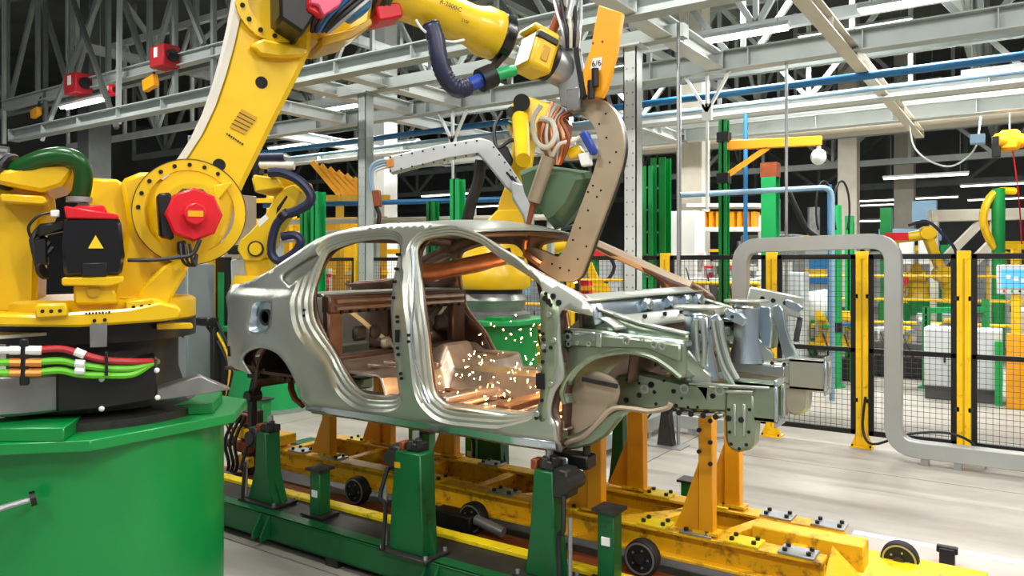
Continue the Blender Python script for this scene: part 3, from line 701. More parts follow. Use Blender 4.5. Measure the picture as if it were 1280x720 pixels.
for x in (-3.98, -3.9, -2.62, -2.54, -1.6, -1.52, -4.9):
    MB().prism([(x, 3.05, .06), (x, 2.985, .06), (x, 2.985, .09), (x, 3.05, ZD)], (.014, 0, 0)).build('gusset', 'green_dark', bf)
for x in (-4.6, -3.4, -2.2, -1.2): MB().ab((x, 3.06, 0), (x+.1, 3.14, .05)).build('levelling_foot', 'dark_steel', bf)
MB().ab((-1.15, 3.86, .02), (-.17, 4.54, .2)).build('end_plate', 'track_yellow', bf, bevel=.006)

sk = thing('transfer_skid', 'long yellow wheeled transfer skid carrying the car body', 'skid', (-2.8, 4.07, .13))
X0, X1 = -4.8, -.80
for y in (3.77, 4.27):
    m = MB(); m.ibeam((X0, y+.05, ZS-.075), (X1, y+.05, ZS-.075), .12, .15, .018); m.build('long_beam', 'skid_yellow', sk, bevel=.003)
for x in (-4.7, -4.1, -3.5, -2.9, -2.3, -1.75, -1.35, -1.0):
    MB().bar((x, 3.86, ZS-.06), (x+(.14 if x > -2 else 0), 4.28, ZS-.06), .07, .09).build('cross_beam', 'skid_yellow', sk, bevel=.006)
for x in (-1.9, -2.6):
    MB().bar((x, 3.86, ZS-.05), (x+.35, 4.28, ZS-.05), .05, .07).build('diagonal_brace', 'skid_yellow', sk, bevel=.005)
MB().ab((-1.2, 4.0, ZS-.1), (-.66, 4.14, ZS+.03)).build('coupling_beam', 'skid_yellow', sk, bevel=.006)
MB().prism([(-.8, 3.8, ZS-.13), (-.66, 3.86, ZS-.16), (-.66, 3.98, ZS-.16), (-.8, 3.98, ZS-.03)], (0, 0, .05)).build('hook_plate', 'skid_yellow', sk, bevel=.004)
pads = [(-4.5, 3.82), (-4.15, 3.82), (-3.2, 3.82), (-2.65, 3.82), (-2.2, 3.82), (-1.66, 3.82), (-1.42, 3.82), (-1.18, 3.82), (-.92, 3.82), (-4.4, 4.32), (-3.9, 4.32), (-3.1, 4.32), (-1.85, 4.32), (-1.5, 4.32), (-1.15, 4.32), (-.88, 4.32)]
for x, y in pads:
    pd = MB().ab((x-.085, y-.062, ZS), (x+.085, y+.062, ZS+.012)).build('shim_pad', 'steel' if random.random() < .35 else 'track_yellow', sk, bevel=.002)
    for dx in (-.055, .055):
        for dy in (-.035, .035): MB().cyl((x+dx, y+dy, ZS+.012), (x+dx, y+dy, ZS+.028), .012, n=6).build('bolt', 'black', pd)
def wheel(px, Y, z=.225, r=.092):
    v = onZ(px, 650, .225); X = onY(px, 650, Y).x; 
    wt = MB().lathe((X, Y-.035, z), [(r*.55, .0), (r*.96, .0), (r, .012), (r, .058), (r*.96, .07), (r*.55, .07)], (0, 1, 0), 28).build('wheel', 'rubber', sk)
    MB().lathe((X, Y-.037, z), [(r*.8, .012), (r*.72, .002), (r*.3, .006), (r*.28, -.012), (.006, -.014)], (0, 1, 0), 20).build('hub', 'dark_steel', wt)
    MB().ring((X, Y-.040, z), (X, Y-.034, z), r*.9, r*.8, 28).build('rim', 'steel', wt)
    for k in range(5):
        a = 2*PI*k/5; MB().cyl((X+r*.5*math.cos(a), Y-.042, z+r*.5*math.sin(a)), (X+r*.5*math.cos(a), Y-.03, z+r*.5*math.sin(a)), .006, n=6).build('wheel_bolt', 'steel', wt)
    MB().ab((X-.05, Y+.035, z-.04), (X+.05, Y+.09, ZS-.13)).build('axle_box', 'dark_steel', sk, bevel=.006)
for px in (803, 592, 447): wheel(px, 3.68)
for px in (1125,): wheel(px, 4.48, .2)
MB().ab((-3.05, 3.6, .15), (-2.75, 3.72, .25)).build('drive_unit', 'dark_steel', sk, bevel=.01)
MB().cyl((-2.72, 3.62, .24), (-2.52, 3.62, .2), .03, n=12).build('drive_shaft', 'steel', sk)
def upright(px, py, z1, w=.085, fl='left', wide=.0):
    p = onZ(px, py, ZS); x, y = p.x, (3.82 if p.y < 4.07 else 4.32)
    u = MB().ab((x-w/2, y-.035, ZS+.012), (x+w/2, y+.035, z1)).build('support_post', 'orange_yellow', sk, bevel=.005)
    s = -1 if fl == 'left' else 1
    MB().prism([(x+s*w/2, y-.01, ZS+.012), (x+s*(w/2+.14), y-.01, ZS+.012), (x+s*(w/2+.1), y-.01, ZS+.1), (x+s*w/2, y-.01, ZS+(z1-ZS)*.62)], (0, .02, 0)).build('post_gusset', 'orange_yellow', u)
    MB().ab((x-w/2-.03, y-.045, ZS+.012), (x+w/2+.03, y+.045, ZS+.026)).build('post_foot', 'skid_yellow', u)
    MB().ab((x-w/2-.012, y-.05, z1), (x+w/2+.012, y+.05, z1+.035)).build('post_pad', 'dark_steel', u, bevel=.005)
    return u
upright(397, 575, .88); upright(742, 642, .84, .09); pu = upright(885, 668, 1.0, .075)
upright(465, 557, .88, .075); upright(557, 574, .88, .09); upright(790, 617, .90, .11); upright(917, 635, .98, .09); upright(477, 560, .88, .06)
for k in range(5):
    p = onZ(885, 668, ZS); MB().cyl((p.x+.03*(-1)**k, 3.78, .96-.055*k), (p.x+.03*(-1)**k, 3.77, .96-.055*k), .012, n=8).build('set_screw', 'dark_steel', pu)
MB().ab(onZ(345, 556, ZS)+V(-.12, -.08, .015), onZ(345, 556, ZS)+V(.12, .1, .09)).build('end_block', 'skid_yellow', sk, bevel=.006)

# ---- green stands with clamp heads
def stand(px, py, z1, name, label, wb=.24, wt=.13, dpt=.16, Y=None, zb=ZD, head=True, flip=1):
    p = onZ(px, py, zb); x, y = p.x, (Y if Y else p.y+.03)
    t = thing(name, label, 'stand', (x, y, zb), 'green body stands beside the conveyor')
    zm = zb+(z1-zb)*.45
    b = MB().prism([(x-wb/2, y-dpt/2, zb+.012), (x+wb/2, y-dpt/2, zb+.012), (x+wt/2+.01, y-dpt/2, zm), (x+wt/2, y-dpt/2, z1), (x-wt/2*.8, y-dpt/2, z1), (x-wt/2-.01, y-dpt/2, zm)], (0, dpt, 0)).build('column', 'green_dark', t, bevel=.006)
    MB().ab((x-wb/2-.05, y-dpt/2-.04, zb), (x+wb/2+.05, y+dpt/2+.04, zb+.014)).build('base_plate', 'dark_steel', t, bevel=.002)
    for s in (-1, 1): MB().prism([(x+s*wt/2, y-.01, zm), (x+s*wt/2, y-.01, zb+.014), (x+s*(wb/2+.03), y-.01, zb+.014)], (0, .02, 0)).build('gusset', 'green_dark', t)
    for sx in (-1, 1):
        for sy in (-1, 1): MB().cyl((x+sx*(wb/2+.03), y+sy*(dpt/2+.02), zb+.014), (x+sx*(wb/2+.03), y+sy*(dpt/2+.02), zb+.032), .012, n=6).build('anchor_bolt', 'steel', t)
    if wt > .19: MB().ab((x-wt/2+.02, y-dpt/2-.004, z1-.09), (x-wt/2+.06, y-dpt/2+.002, z1-.06)).build('plate_label', 'robot_ochre', t)
    for k in range(3): MB().box((x-.06+.05*k, y, z1+.02+.012*k), (.035, .07, .05), rz=.4*k).build('tool_detail', ('rust', 'dark_steel', 'black')[k], t, bevel=.004)
    if head:
        h = MB().ab((x-.1*flip-.04, y-.05, z1-.12), (x-.1*flip+.04, y+.07, z1+.02)).build('clamp_head', 'dark_steel', t, bevel=.008)
        MB().cyl((x-.12*flip, y-.06, z1-.05), (x-.12*flip, y+.1, z1-.05), .045, n=14).build('clamp_cylinder', 'dark_steel', t)
        MB().ab((x-.03, y-.03, z1), (x+.06, y+.06, z1+.045)).build('locator_block', 'dark_steel', t, bevel=.006)
        MB().cyl((x+.0, y+.02, z1+.04), (x+.0, y+.02, z1+.1), .02, n=10).build('locator_pin', 'steel', t)
        MB().tube([(x-.13*flip, y-.06, z1-.1), (x-.15*flip, y-.1, z1-.25), (x-.12*flip, y-.09, zb+.25), (x-.13*flip, y-.1, zb+.02)], .012, 6).build('air_hose', 'hose_black', t)
        MB().cyl((x-.16*flip, y-.05, zb+.02), (x-.16*flip, y-.05, z1-.2), .011, n=8).build('guide_rod', 'steel', t)
    return t
stand(512, 692, .75, 'body_stand', 'wide green stand with rusty clamp head under the rear door sill', .25, .2, .12)
stand(680, 724, .74, 'body_stand', 'tapered green stand under the front corner of the door sill', .2, .12, .1, flip=-1)
stand(330, 628, .66, 'body_stand', 'dark green stand with black clamp beneath the rear wheel arch', .26, .1, .12)
stand(797, 613, .86, 'body_stand', 'slim green stand beyond the skid under the far front wheel arch', .16, .07, .08, Y=4.83, zb=.1)
stand(635, 588, .72, 'body_stand', 'stocky green stand beyond the skid under the far sill', .24, .2, .12, Y=4.83, zb=.1)
def post(px, py, z1, label, w=.09, zb=ZD, mt='green_dark', Y=None):
    p = onZ(px, py, zb); x, y = (onY(px, py, Y).x if Y else p.x), Y or p.y+.02
    t = thing('guide_post', label, 'post', (x, y, zb), 'short green guide posts along the conveyor')
    MB().ab((x-w/2, y-w/2, zb+.01), (x+w/2, y+w/2, z1)).build('column', mt, t, bevel=.005)
    MB().ab((x-w/2-.05, y-w/2-.03, zb), (x+w/2+.05, y+w/2+.03, zb+.012)).build('base_plate', 'dark_steel', t)
    MB().ab((x-w/2-.02, y-w/2-.02, z1), (x+w/2+.02, y+w/2+.02, z1+.015)).build('top_plate', 'dark_steel', t)
    MB().ab((x-.02, y-w/2-.006, z1-.16), (x+.025, y-w/2+.002, z1-.12)).build('tag', 'label_white', t)
post(397, 644, .48, 'short green guide post with white tag beside the first skid wheel')
pp = post(762, 750, .55, 'short green guide post in front of the large skid wheel', Y=3.36)
post(330, 547, .42, 'short green guide post beyond the skid near the green pedestal', .1, 0, 'green', 4.83)
post(524, 560, .42, 'short green guide post beyond the skid between yellow supports', .13, .1, 'green', 4.83)
post(591, 580, .4, 'short green guide post beyond the skid behind the wide stand', .09, .1, 'green', 4.83)
post(862, 632, .32, 'short green guide post beyond the skid before the bare floor', .09, .1, 'green', 4.83)
post(535, 566, .36, 'low green guide block beside a yellow support beyond the skid', .09, .1, 'green', 4.83)
# front clamp carrying the sill corner
t = thing('sill_clamp', 'black and white clamp block gripping the front sill corner', 'clamp', (onY(705, 575, 3.4).x, 3.4, .74), None)
c = onY(712, 574, 3.4); 
MB().ab(c+V(-.1, -.05, -.03), c+V(.13, .05, .04)).build('jaw', 'black', t, bevel=.008); MB().ab(c+V(-.05, -.06, -.045), c+V(.02, -.045, .02)).build('slide', 'steel', t, bevel=.005)
MB().ab(c+V(-.06, -.02, -.09), c+V(.02, .06, -.03)).build('mount', 'black', t, bevel=.005)
MB().cyl(c+V(.1, 0, .02), c+V(.1, 0, .08), .02, n=10).build('pin', 'dark_steel', t)
# black gripper rising into the rear wheel arch
c = onY(316, 520, 3.33)
t = thing('arch_gripper', 'black articulated gripper reaching up into the rear wheel arch', 'gripper', (c.x, 3.33, .6))
MB().bar(V(c.x, 3.33, .62), V(c.x-.01, 3.33, .86), .05, .05).build('lower_link', 'black', t, bevel=.006)
MB().bar(V(c.x, 3.33, .84), V(c.x+.06, 3.33, 1.0), .06, .06).build('upper_link', 'black', t, bevel=.006)
MB().cyl(V(c.x, 3.28, .85), V(c.x, 3.38, .85), .04, n=12).build('pivot', 'dark_steel', t)
MB().ab(V(c.x+.0, 3.28, .98), V(c.x+.13, 3.4, 1.03)).build('jaw', 'black', t, bevel=.006)
# rear tooling post with hoses left of the skid
b = V(-5.0, 3.8, 0)
t = thing('tooling_post', 'dirty tooling post wrapped in hoses beside the rear of the skid', 'tooling', (b.x, 3.75, 0))
MB().ab((b.x-.06, 3.7, .0), (b.x+.06, 3.82, .62)).build('post', 'dark_steel', t, bevel=.006)
for k in range(4): MB().ab((b.x-.09, 3.66, .2+.11*k), (b.x+.08, 3.72, .28+.11*k)).build('valve_block', 'rust' if k % 2 else 'skid_yellow', t, bevel=.006)
for k in range(3): MB().tube([(b.x-.05+.05*k, 3.66, .6), (b.x-.12+.06*k, 3.6, .4), (b.x-.1+.05*k, 3.62, .2), (b.x-.2, 3.6, .03)], .014, 6).build('hose', 'hose_black', t)
MB().cyl((b.x-.14, 3.62, .1), (b.x+.02, 3.62, .1), .07, n=16).build('canister', 'dark_steel', t)
# pallet stop near the track end and grey magnetic foot stand on the floor
p = onZ(1184, 706, 0)
t = thing('floor_stop', 'small black stop bracket standing on the pink floor strip', 'stop', p)
MB().ab(p+V(-.04, -.03, .004), p+V(.04, .03, .1)).build('block', 'black', t, bevel=.005)
MB().ab(p+V(-.055, -.02, .07), p+V(.055, .02, .11)).build('crossbar', 'black', t, bevel=.005)
p = onZ(832, 557, 0)
t = thing('floor_stand', 'dark steel foot stand bolted to a floor plate behind the front rail', 'stand', p)
MB().ab(p+V(-.2, -.12, 0), p+V(.2, .12, .012)).build('floor_plate', 'steel', t)
MB().prism([p+V(-.07, -.05, .012), p+V(.09, -.05, .012), p+V(.04, -.05, .42), p+V(-.02, -.05, .42)], (0, .1, 0)).build('column', 'dark_steel', t, bevel=.006)
MB().bar(p+V(0, 0, .35), p+V(-.3, 0, .42), .05, .05).build('arm', 'dark_steel', t, bevel=.005)
MB().cyl(p+V(-.14, -.02, .3), p+V(-.38, -.1, -.0), .012, n=6).build('prop', 'dark_steel', t)
# ================================================================ ROBOTS
def onP(px, py, p0, n): v = ray(px, py); return CAM + v*((Vector(p0)-CAM).dot(n)/v.dot(n))
def H(deg): return Vector((math.cos(math.radians(deg)), math.sin(math.radians(deg)), 0))
ZU = Vector((0, 0, 1))
def octagon(c, half, cut, z): 
    h, k = half, half-cut
    return [(c[0]+x, c[1]+y, z) for x, y in ((-h, -k), (-k, -h), (k, -h), (h, -k), (h, k), (k, h), (-k, h), (-h, k))]
# ---- foreground pedestal
c1 = V(-3.68, 1.885, 0); ZP = 1.06
t = thing('robot_pedestal', 'large glossy green cylindrical pedestal with chamfered top plate under the foreground robot', 'pedestal', c1)
MB().lathe(c1, [(.57, 0), (.57, ZP-.05)], n=64).build('drum', 'green', t)
MB().prism(octagon(c1, .6, .27, ZP-.045), (0, 0, .045)).build('top_plate', 'green', t, bevel=.004)
MB().lathe(c1, [(.66, 0), (.66, .02)], n=48).build('floor_flange', 'green', t)
for pl in ([(0, 541), (88, 541), (88, 520)], ):
    pass
q = [onZ(x, y, ZP) for x, y in ((-40, 553), (80, 552), (104, 534), (104, 520), (-40, 525))]
MB().prism(q, (0, 0, .055)).build('riser_block', 'green', t, bevel=.004)
q = [onZ(x, y, ZP) for x, y in ((206, 521), (266, 517), (278, 502), (262, 494), (206, 503))]
MB().prism(q, (0, 0, .05)).build('riser_block', 'green', t, bevel=.004)
h0, h1 = onP(45, 622, c1+V(.05, -.57, 0), V(.3, -.95, 0)), onP(-40, 648, c1+V(.05, -.75, 0), V(.3, -.95, 0))
MB().cyl(h0, h1, .012, n=8).build('ground_rod', 'steel', t); 
MB().ring(h0+(h0-h1).normalized()*-.02, h0, .03, .01, 12).build('grommet', 'black', t)
# ---- foreground robot
u1, a1 = H(62), H(-28)
R1 = thing('welding_robot', 'big yellow foreground robot arm with red motor cap on the green pedestal', 'robot', (c1.x, c1.y, ZP))
def P1(px, py, off=0.0): return onP(px, py, c1+a1*off, a1)
def slab1(name, px, off, th, mt='robot_yellow', bevel=.012, par=None, sub=0):
    pts = [P1(x, y, off) for x, y in px]
    if sub: pts = smoothpts(pts, sub, True)
    return MB().prism(pts, -a1*th).build(name, mt, par or R1, bevel=bevel)
# base: casting, black cable box, steel skirt
MB().lathe(V(c1.x, c1.y, 0), [(.50, ZP), (.50, ZP+.035), (.40, ZP+.06), (.36, ZP+.2), (.36, ZP+.40)], n=40).build('base_casting', 'dark_steel', R1)
MB().lathe(V(c1.x, c1.y, 0), [(.44, ZP+.36), (.44, ZP+.44)], n=40).build('slew_ring', 'black', R1)
slab1('cable_box', [(70, 466), (130, 458), (197, 447), (197, 500), (130, 512), (70, 517)], .50, .25, 'black', .01)
for x, y in ((127, 474), (127, 511), (196, 463), (197, 497)):
    p = P1(x, y, .505); MB().ball(p, .012, 10, 6).build('cap_screw', 'white', R1)
slab1('casting_skirt', [(-30, 470), (40, 470), (85, 466), (92, 490), (100, 512), (30, 520), (-30, 524)], .46, .2, 'steel_cast', .012)
slab1('foot_plate', [(-30, 519), (100, 509), (210, 500), (290, 487), (250, 470), (150, 500)], .44, .1, 'steel_cast', .006)
slab1('hanging_plate', [(112, 404), (134, 404), (134, 434), (112, 435)], .53, .02, 'steel_cast', .003)
MB().ab(P1(-40, 420, .4)+V(-.1, -.02, -.01), P1(60, 419, .4)+V(0, .0, .012)).build('cable_tray', 'cream', R1)
sb = slab1('clamp_strip', [(24, 424), (36, 424), (36, 482), (24, 482)], .56, .04, 'black', .004)
for y, mt in ((438, 'cable_red'), (453, 'cable_lime'), (466, 'cable_lime')):
    k = (y-438)/28
    MB().tube([P1(42, y, .55), P1(75, y+(-2 if y < 460 else -3), .55), P1(100, y+4-2*k, .56), P1(130, y+12-9*k, .56), P1(165, y+14-12*k, .55), P1(188, 455 if y > 440 else 452, .5), P1(196, 452, .4)], .0145, 8).build('supply_hose', mt, R1)
    MB().cyl(P1(32, y, .55), P1(52, y, .55), .019, n=10).build('hose_fitting', 'brass' if y > 440 else 'white', R1)
    MB().tube([P1(-20, y, .55), P1(10, y, .55), P1(26, y, .55)], .0145, 8).build('supply_hose', mt if y > 440 else 'white', R1)
    MB().cyl(P1(12, y, .55), P1(26, y, .55), .018, n=10).build('hose_fitting', 'brass' if y > 440 else 'white', R1)
    p = P1(94, y+(1 if y < 460 else -3), .57); MB().cyl(p, P1(106, y+(6 if y < 440 else 2 if y < 460 else -2.5), .575), .017, n=10).build('hose_tag', 'white', R1)
slab1('cable_tie', [(131, 440), (135, 440), (135, 470), (131, 470)], .585, .05, 'black', .002)
# rotating platform
pf = MB().lathe(V(c1.x, c1.y, 0), [(.42, ZP+.43), (.44, ZP+.45), (.44, ZP+.53), (.42, ZP+.545)], n=48).build('slew_platform', 'robot_yellow', R1)
slab1('platform_pad', [(44, 381), (82, 380), (86, 395), (44, 398)], .56, .12, 'robot_yellow', .006)
slab1('platform_pad', [(158, 377), (193, 373), (196, 388), (158, 392)], .52, .12, 'robot_yellow', .006)
for x, y, o in ((53, 389, .56), (64, 389, .56), (75, 388.5, .56), (167, 384, .52), (177, 383, .52), (187, 382, .52), (118, 401, .54), (131, 400, .54)):
    p = P1(x, y, o+.003); MB().cyl(p, p-a1*.02, .0075, n=8).build('tapped_hole', 'hole', R1)
slab1('platform_front', [(-30, 392), (44, 394), (160, 386), (200, 378), (226, 384), (226, 398), (200, 402), (100, 409), (-30, 408)], .53, .3, 'robot_yellow', .01)
slab1('limit_finger', [(196, 405), (240, 404), (242, 409), (240, 411), (196, 412)], .4, .05, 'robot_yellow', .003)
# column castings
slab1('left_casting', [(-40, 215), (20, 214), (58, 232), (62, 262), (48, 290), (46, 375), (40, 392), (-40, 396)], .30, .55, 'robot_yellow', .02)
slab1('balancer_cover', [(-40, 215), (0, 230), (52, 240), (78, 232), (93, 212), (83, 204), (45, 205), (10, 212)], .42, .5, 'robot_yellow', .015)
slab1('balancer_lip', [(0, 242), (55, 245), (60, 252), (54, 256), (0, 252)], .44, .12, 'robot_yellow', .006)
slab1('column', [(150, 225), (175, 215), (212, 214), (225, 250), (240, 320), (232, 345), (214, 375), (200, 398), (150, 400), (135, 380), (150, 330), (160, 280)], .16, .50, 'robot_yellow', .02)
slab1('column_rib', [(112, 222), (150, 224), (160, 240), (166, 300), (155, 375), (120, 380), (112, 330)], .06, .35, 'robot_yellow', .015)
slab1('front_gusset', [(205, 333), (238, 318), (236, 335), (215, 372), (205, 400), (160, 400), (178, 360)], .34, .2, 'robot_yellow', .012)
slab1('motor_shelf', [(77, 347), (155, 345), (154, 354), (135, 358), (77, 357)], .52, .22, 'robot_yellow', .006)
slab1('shelf_bracket', [(92, 356), (140, 355), (150, 380), (92, 381)], .48, .15, 'robot_yellow', .01)
MB().lathe(P1(117, 364, .485), [(.025, 0), (.025, .01), (.012, .012)], a1, 14).build('lifting_plug', 'robot_ochre', R1)
# J1 motor: black box, red cap
mb = slab1('slew_motor', [(80, 275), (84, 271), (148, 270), (152, 280), (156, 320), (152, 344), (80, 346), (77, 310)], .52, .26, 'black_gloss', .014)
slab1('motor_foot', [(102, 329), (134, 328), (134, 345), (102, 346)], .525, .1, 'black', .004, mb)
slab1('motor_cap', [(80, 257), (148, 268), (149, 274), (82, 273)], .53, .26, 'red', .006)
slab1('connector_block', [(92, 257), (130, 256), (135, 268), (92, 268)], .44, .14, 'red', .008)
tri = [P1(x, y, .523) for x, y in ((119.5, 294), (110, 310.5), (129.5, 310.5))]
MB().prism(tri, a1*.003).build('warning_triangle', 'warn_yellow', mb)
for k in range(5): MB().tube([P1(50+4*k, 285+6*k, .42), P1(40+2*k, 300+8*k, .44), P1(48+k, 325+5*k, .43), P1(60, 345, .4)], .011, 6).build('signal_cable', 'hose_black', R1)
slab1('connector_bank', [(46, 280), (82, 276), (82, 288), (46, 296)], .47, .1, 'black', .01)
slab1('connector_bank', [(40, 300), (58, 296), (60, 332), (42, 330)], .45, .08, 'black', .008)
MB().tube([P1(38, 296, .45), P1(36, 283, .46), P1(48, 270, .47), P1(62, 266, .46)], .006, 6).build('thin_lead', 'hose_black', R1)
slab1('white_plug', [(63, 263), (74, 262), (74, 271), (63, 271)], .5, .05, 'white', .004)
# green protective hose over the motor, black corrugated end on the left
hs = [P1(14, 217, .36), P1(35, 205, .40), P1(58, 197, .42), P1(80, 195, .43), P1(97, 201, .43), P1(104, 216, .42), P1(103, 234, .40), P1(99, 250, .38)]
MB().tube(hs, .037, 14).build('protective_hose', 'hose_green', R1)
MB().tube([P1(-30, 212, .3), P1(-5, 212, .33), P1(15, 216, .36)], .075, 14, rfun=lambda t, i: 1+.07*(i % 2)).build('hose_boot', 'hose_black', R1)
MB().cyl(P1(-30, 195, .3), P1(10, 200, .3), .055, n=14).build('hose_boot', 'hose_black', R1)
MB().ring(P1(99, 250, .38)-ZU*.01, P1(99, 250, .38)+ZU*.012, .05, .042, 16).build('hose_clip', 'steel', R1)
# lower arm (main link)
ARM = [(205, 213), (232, 192), (252, 160), (268, 125), (281, 85), (291, 45), (300, 5), (308, -30), (345, -45), (392, -30), (392, 20), (389, 62), (376, 90), (360, 122), (343, 155), (326, 190), (308, 226), (296, 252), (286, 285), (272, 312), (246, 330), (218, 328), (198, 312), (186, 288), (184, 258), (190, 232)]
la = slab1('lower_arm', ARM, .20, .26, 'robot_yellow', .025)
EDGE = [(195, 222), (222, 198), (243, 166), (260, 130), (273, 92), (284, 52), (293, 12), (300, -30)]
m = MB(); n = len(EDGE)
o = [P1(x, y, .205) for x, y in EDGE]; i_ = [P1(x+9, y+3, .205) for x, y in EDGE]
m.add(o+i_+[p-a1*.27 for p in o]+[p-a1*.27 for p in i_], [f for k in range(n-1) for f in ((k, k+1, n+k+1, n+k), (2*n+k+1, 2*n+k, 3*n+k, 3*n+k+1), (k+1, k, 2*n+k, 2*n+k+1))])
m.build('arm_edge_glare', 'cream', la)  # cream strip: glare on the arm's left side put into the colour
for x, y, r in ((327, 103, .03), (274, 206, .03)):
    p = P1(x, y, .203); MB().cyl(p, p-a1*.03, r, n=20).build('arm_hole', 'hole', la)
hub = P1(238, 265, .2)
MB().ring(hub, hub+a1*.006, .25, .2, 48).build('hub_ring', 'robot_yellow', la)
MB().ring(hub+a1*.001, hub+a1*.008, .2535, .25, 48).build('hub_groove', 'dark_steel', la)
for k in range(9):
    an = math.radians(40+k*17); p = hub+(u1*math.cos(an)+ZU*math.sin(an))*.225+a1*.006
    MB().cyl(p, p+a1*.006, .010, n=8).build('hub_bolt', 'hole', la)
q = [P1(x, y, .202) for x, y in ((287, 159), (302, 136), (322, 147), (306, 168))]
pl = MB().prism(q, a1*.002).build('data_plate', 'robot_ochre', la)
for k in range(4): MB().bar(q[0].lerp(q[1], .2+.2*k)+a1*.0025, q[3].lerp(q[2], .2+.2*k)+a1*.0025, .004, .001, a1).build('plate_line', 'ink', la)
def lettering(txt, p, xdir, ydir, size, mt, parent, nm='lettering'):
    cu = bpy.data.curves.new(nm, 'FONT'); cu.body = txt; cu.size = size; cu.extrude = .0008; cu.align_x = 'CENTER'; cu.align_y = 'CENTER'
    tmp = bpy.data.objects.new('tmp', cu); col.objects.link(tmp)
    me = bpy.data.meshes.new_from_object(tmp); bpy.data.objects.remove(tmp)
    zz = xdir.cross(ydir).normalized(); M4 = Matrix((xdir, ydir, zz)).transposed().to_4x4(); M4.translation = p
    me.transform(M4); me.materials.clear(); me.materials.append(MT[mt])
    o = bpy.data.objects.new(nm, me); col.objects.link(o); o.parent = parent; WL[o] = Vector((0, 0, 0))
    r = parent
    o.matrix_parent_inverse = Matrix.Translation(-WL[parent]); return o
def dashes(p, d, n, parent, s=.008, up=None):
    up = up or a1.cross(d)
    for k in range(n): MB().bar(p+d*s*1.5*(k-n/2), p+d*(s*1.5*(k-n/2)+s), .0012, .007+.003*(k % 2), up).build('print_mark', 'ink', parent)
d1 = (P1(305, 181, .2)-P1(284, 167, .2)).normalized(); dashes(P1(294, 174, .203), d1, 8, la)
d1 = (P1(140, 390, .53)-P1(106, 392, .53)).normalized(); dashes(P1(123, 391, .533), d1, 8, R1)
# red J2 motor cap
mc = P1(243, 268, .42); mback = P1(215, 270, .26)
MB().cyl(hub+a1*.0, hub+a1*.12, .13, n=24).build('arm_motor_flange', 'robot_yellow', R1)
MB().cyl(hub+a1*.1+ZU*0, mc-a1*.03, .112, n=8, ph=PI/8).build('arm_motor', 'black', R1)
cap = MB().lathe(mc, [(.118, -.07), (.122, -.06), (.122, -.01), (.112, .0), (.05, .0), (.05, .05), (.044, .055)], a1, 8).build('arm_motor_cap', 'red', R1)
xr = RT.copy(); s_, u_ = frame(a1)
pc = mc+a1*.056; MB().prism([pc-u1*.032-ZU*.013, pc+u1*.032-ZU*.013, pc+u1*.032+ZU*.013, pc-u1*.032+ZU*.013], a1*.002).build('cap_label', 'orange_yellow', cap)
slab1('motor_connector', [(196, 242), (214, 240), (218, 300), (200, 296)], .38, .12, 'black', .01)
slab1('motor_connector', [(222, 302), (232, 300), (236, 318), (222, 318)], .40, .08, 'black', .006)
MB().tube([P1(160, 325, .42), P1(190, 325, .44), P1(220, 322, .45), P1(240, 318, .44), P1(250, 300, .42)], .01, 6).build('motor_cable', 'hose_black', R1)
for k in range(3): MB().tube([P1(225+6*k, 305, .40), P1(228+6*k, 325, .42), P1(238+3*k, 332, .40), P1(246, 318, .38)], .007, 6).build('motor_lead', 'hose_black', R1)
slab1('arm_stop', [(268, 232), (290, 226), (288, 232), (272, 252), (266, 250)], .24, .1, 'robot_yellow', .006)
slab1('arm_tip', [(250, 318), (270, 305), (282, 312), (262, 328)], .1, .2, 'robot_yellow', .01)
# elbow casting and forearm
hub2 = P1(345, 5, .2)
MB().ring(hub2, hub2+a1*.03, .20, .14, 36).build('elbow_ring', 'robot_yellow', R1)
for k in range(8):
    an = math.radians(170+k*24); p = hub2+(u1*math.cos(an)+ZU*math.sin(an))*.17+a1*.03; MB().cyl(p, p+a1*.006, .012, n=8).build('elbow_bolt', 'hole', R1)
slab1('elbow_lug', [(312, 55), (330, 48), (372, 58), (388, 62), (378, 70), (350, 72), (325, 68)], .25, .1, 'robot_yellow', .012)
slab1('elbow_body', [(340, -70), (430, -70), (470, -20), (462, 30), (430, 44), (405, 56), (385, 40), (372, 10)], .12, .38, 'robot_yellow', .02)
slab1('elbow_skirt', [(400, 52), (405, 44), (440, 36), (464, 22), (466, 30), (440, 48), (404, 58)], .18, .3, 'robot_ochre', .006)
slab1('elbow_motor', [(349, -50), (392, -50), (394, 20), (380, 42), (350, 22)], .44, .26, 'black', .014)
slab1('elbow_motor_cap', [(385, -50), (440, -40), (424, 8), (402, 22), (384, 12)], .46, .16, 'red', .012)
slab1('pink_cover', [(388, -20), (436, -12), (425, 6), (405, 20), (398, 6), (388, 4)], .485, .04, 'pink', .006)
slab1('junction_box', [(432, -30), (470, -30), (464, 10), (446, 22), (432, 14)], .38, .14, 'blue_pipe', .01)
slab1('junction_box', [(470, 6), (500, 2), (505, 20), (474, 26)], .1, .2, 'red', .01)
for k in range(6): MB().tube([P1(390+4*k, 40, .36), P1(395+8*k, 20, .42), P1(420+9*k, -5, .42), P1(440+8*k, -25, .4)], .011, 6).build('elbow_cable', ('hose_black', 'hose_navy', 'blue_pipe', 'hose_black', 'hose_black', 'steel')[k], R1)
f0, f1, f2, f3 = P1(470, -18), P1(622, 46), P1(672, 70), P1(706, 88)
ax = (f1-f0).normalized()
MB().lathe(f0, [(.155, -.1), (.155, .02), (.13, .05), (.122, (f1-f0).length*.75), (.13, (f1-f0).length*.8), (.15, (f1-f0).length*.86), (.15, (f1-f0).length*.98), (.14, (f1-f0).length)], ax, 32).build('forearm', 'robot_yellow', R1)
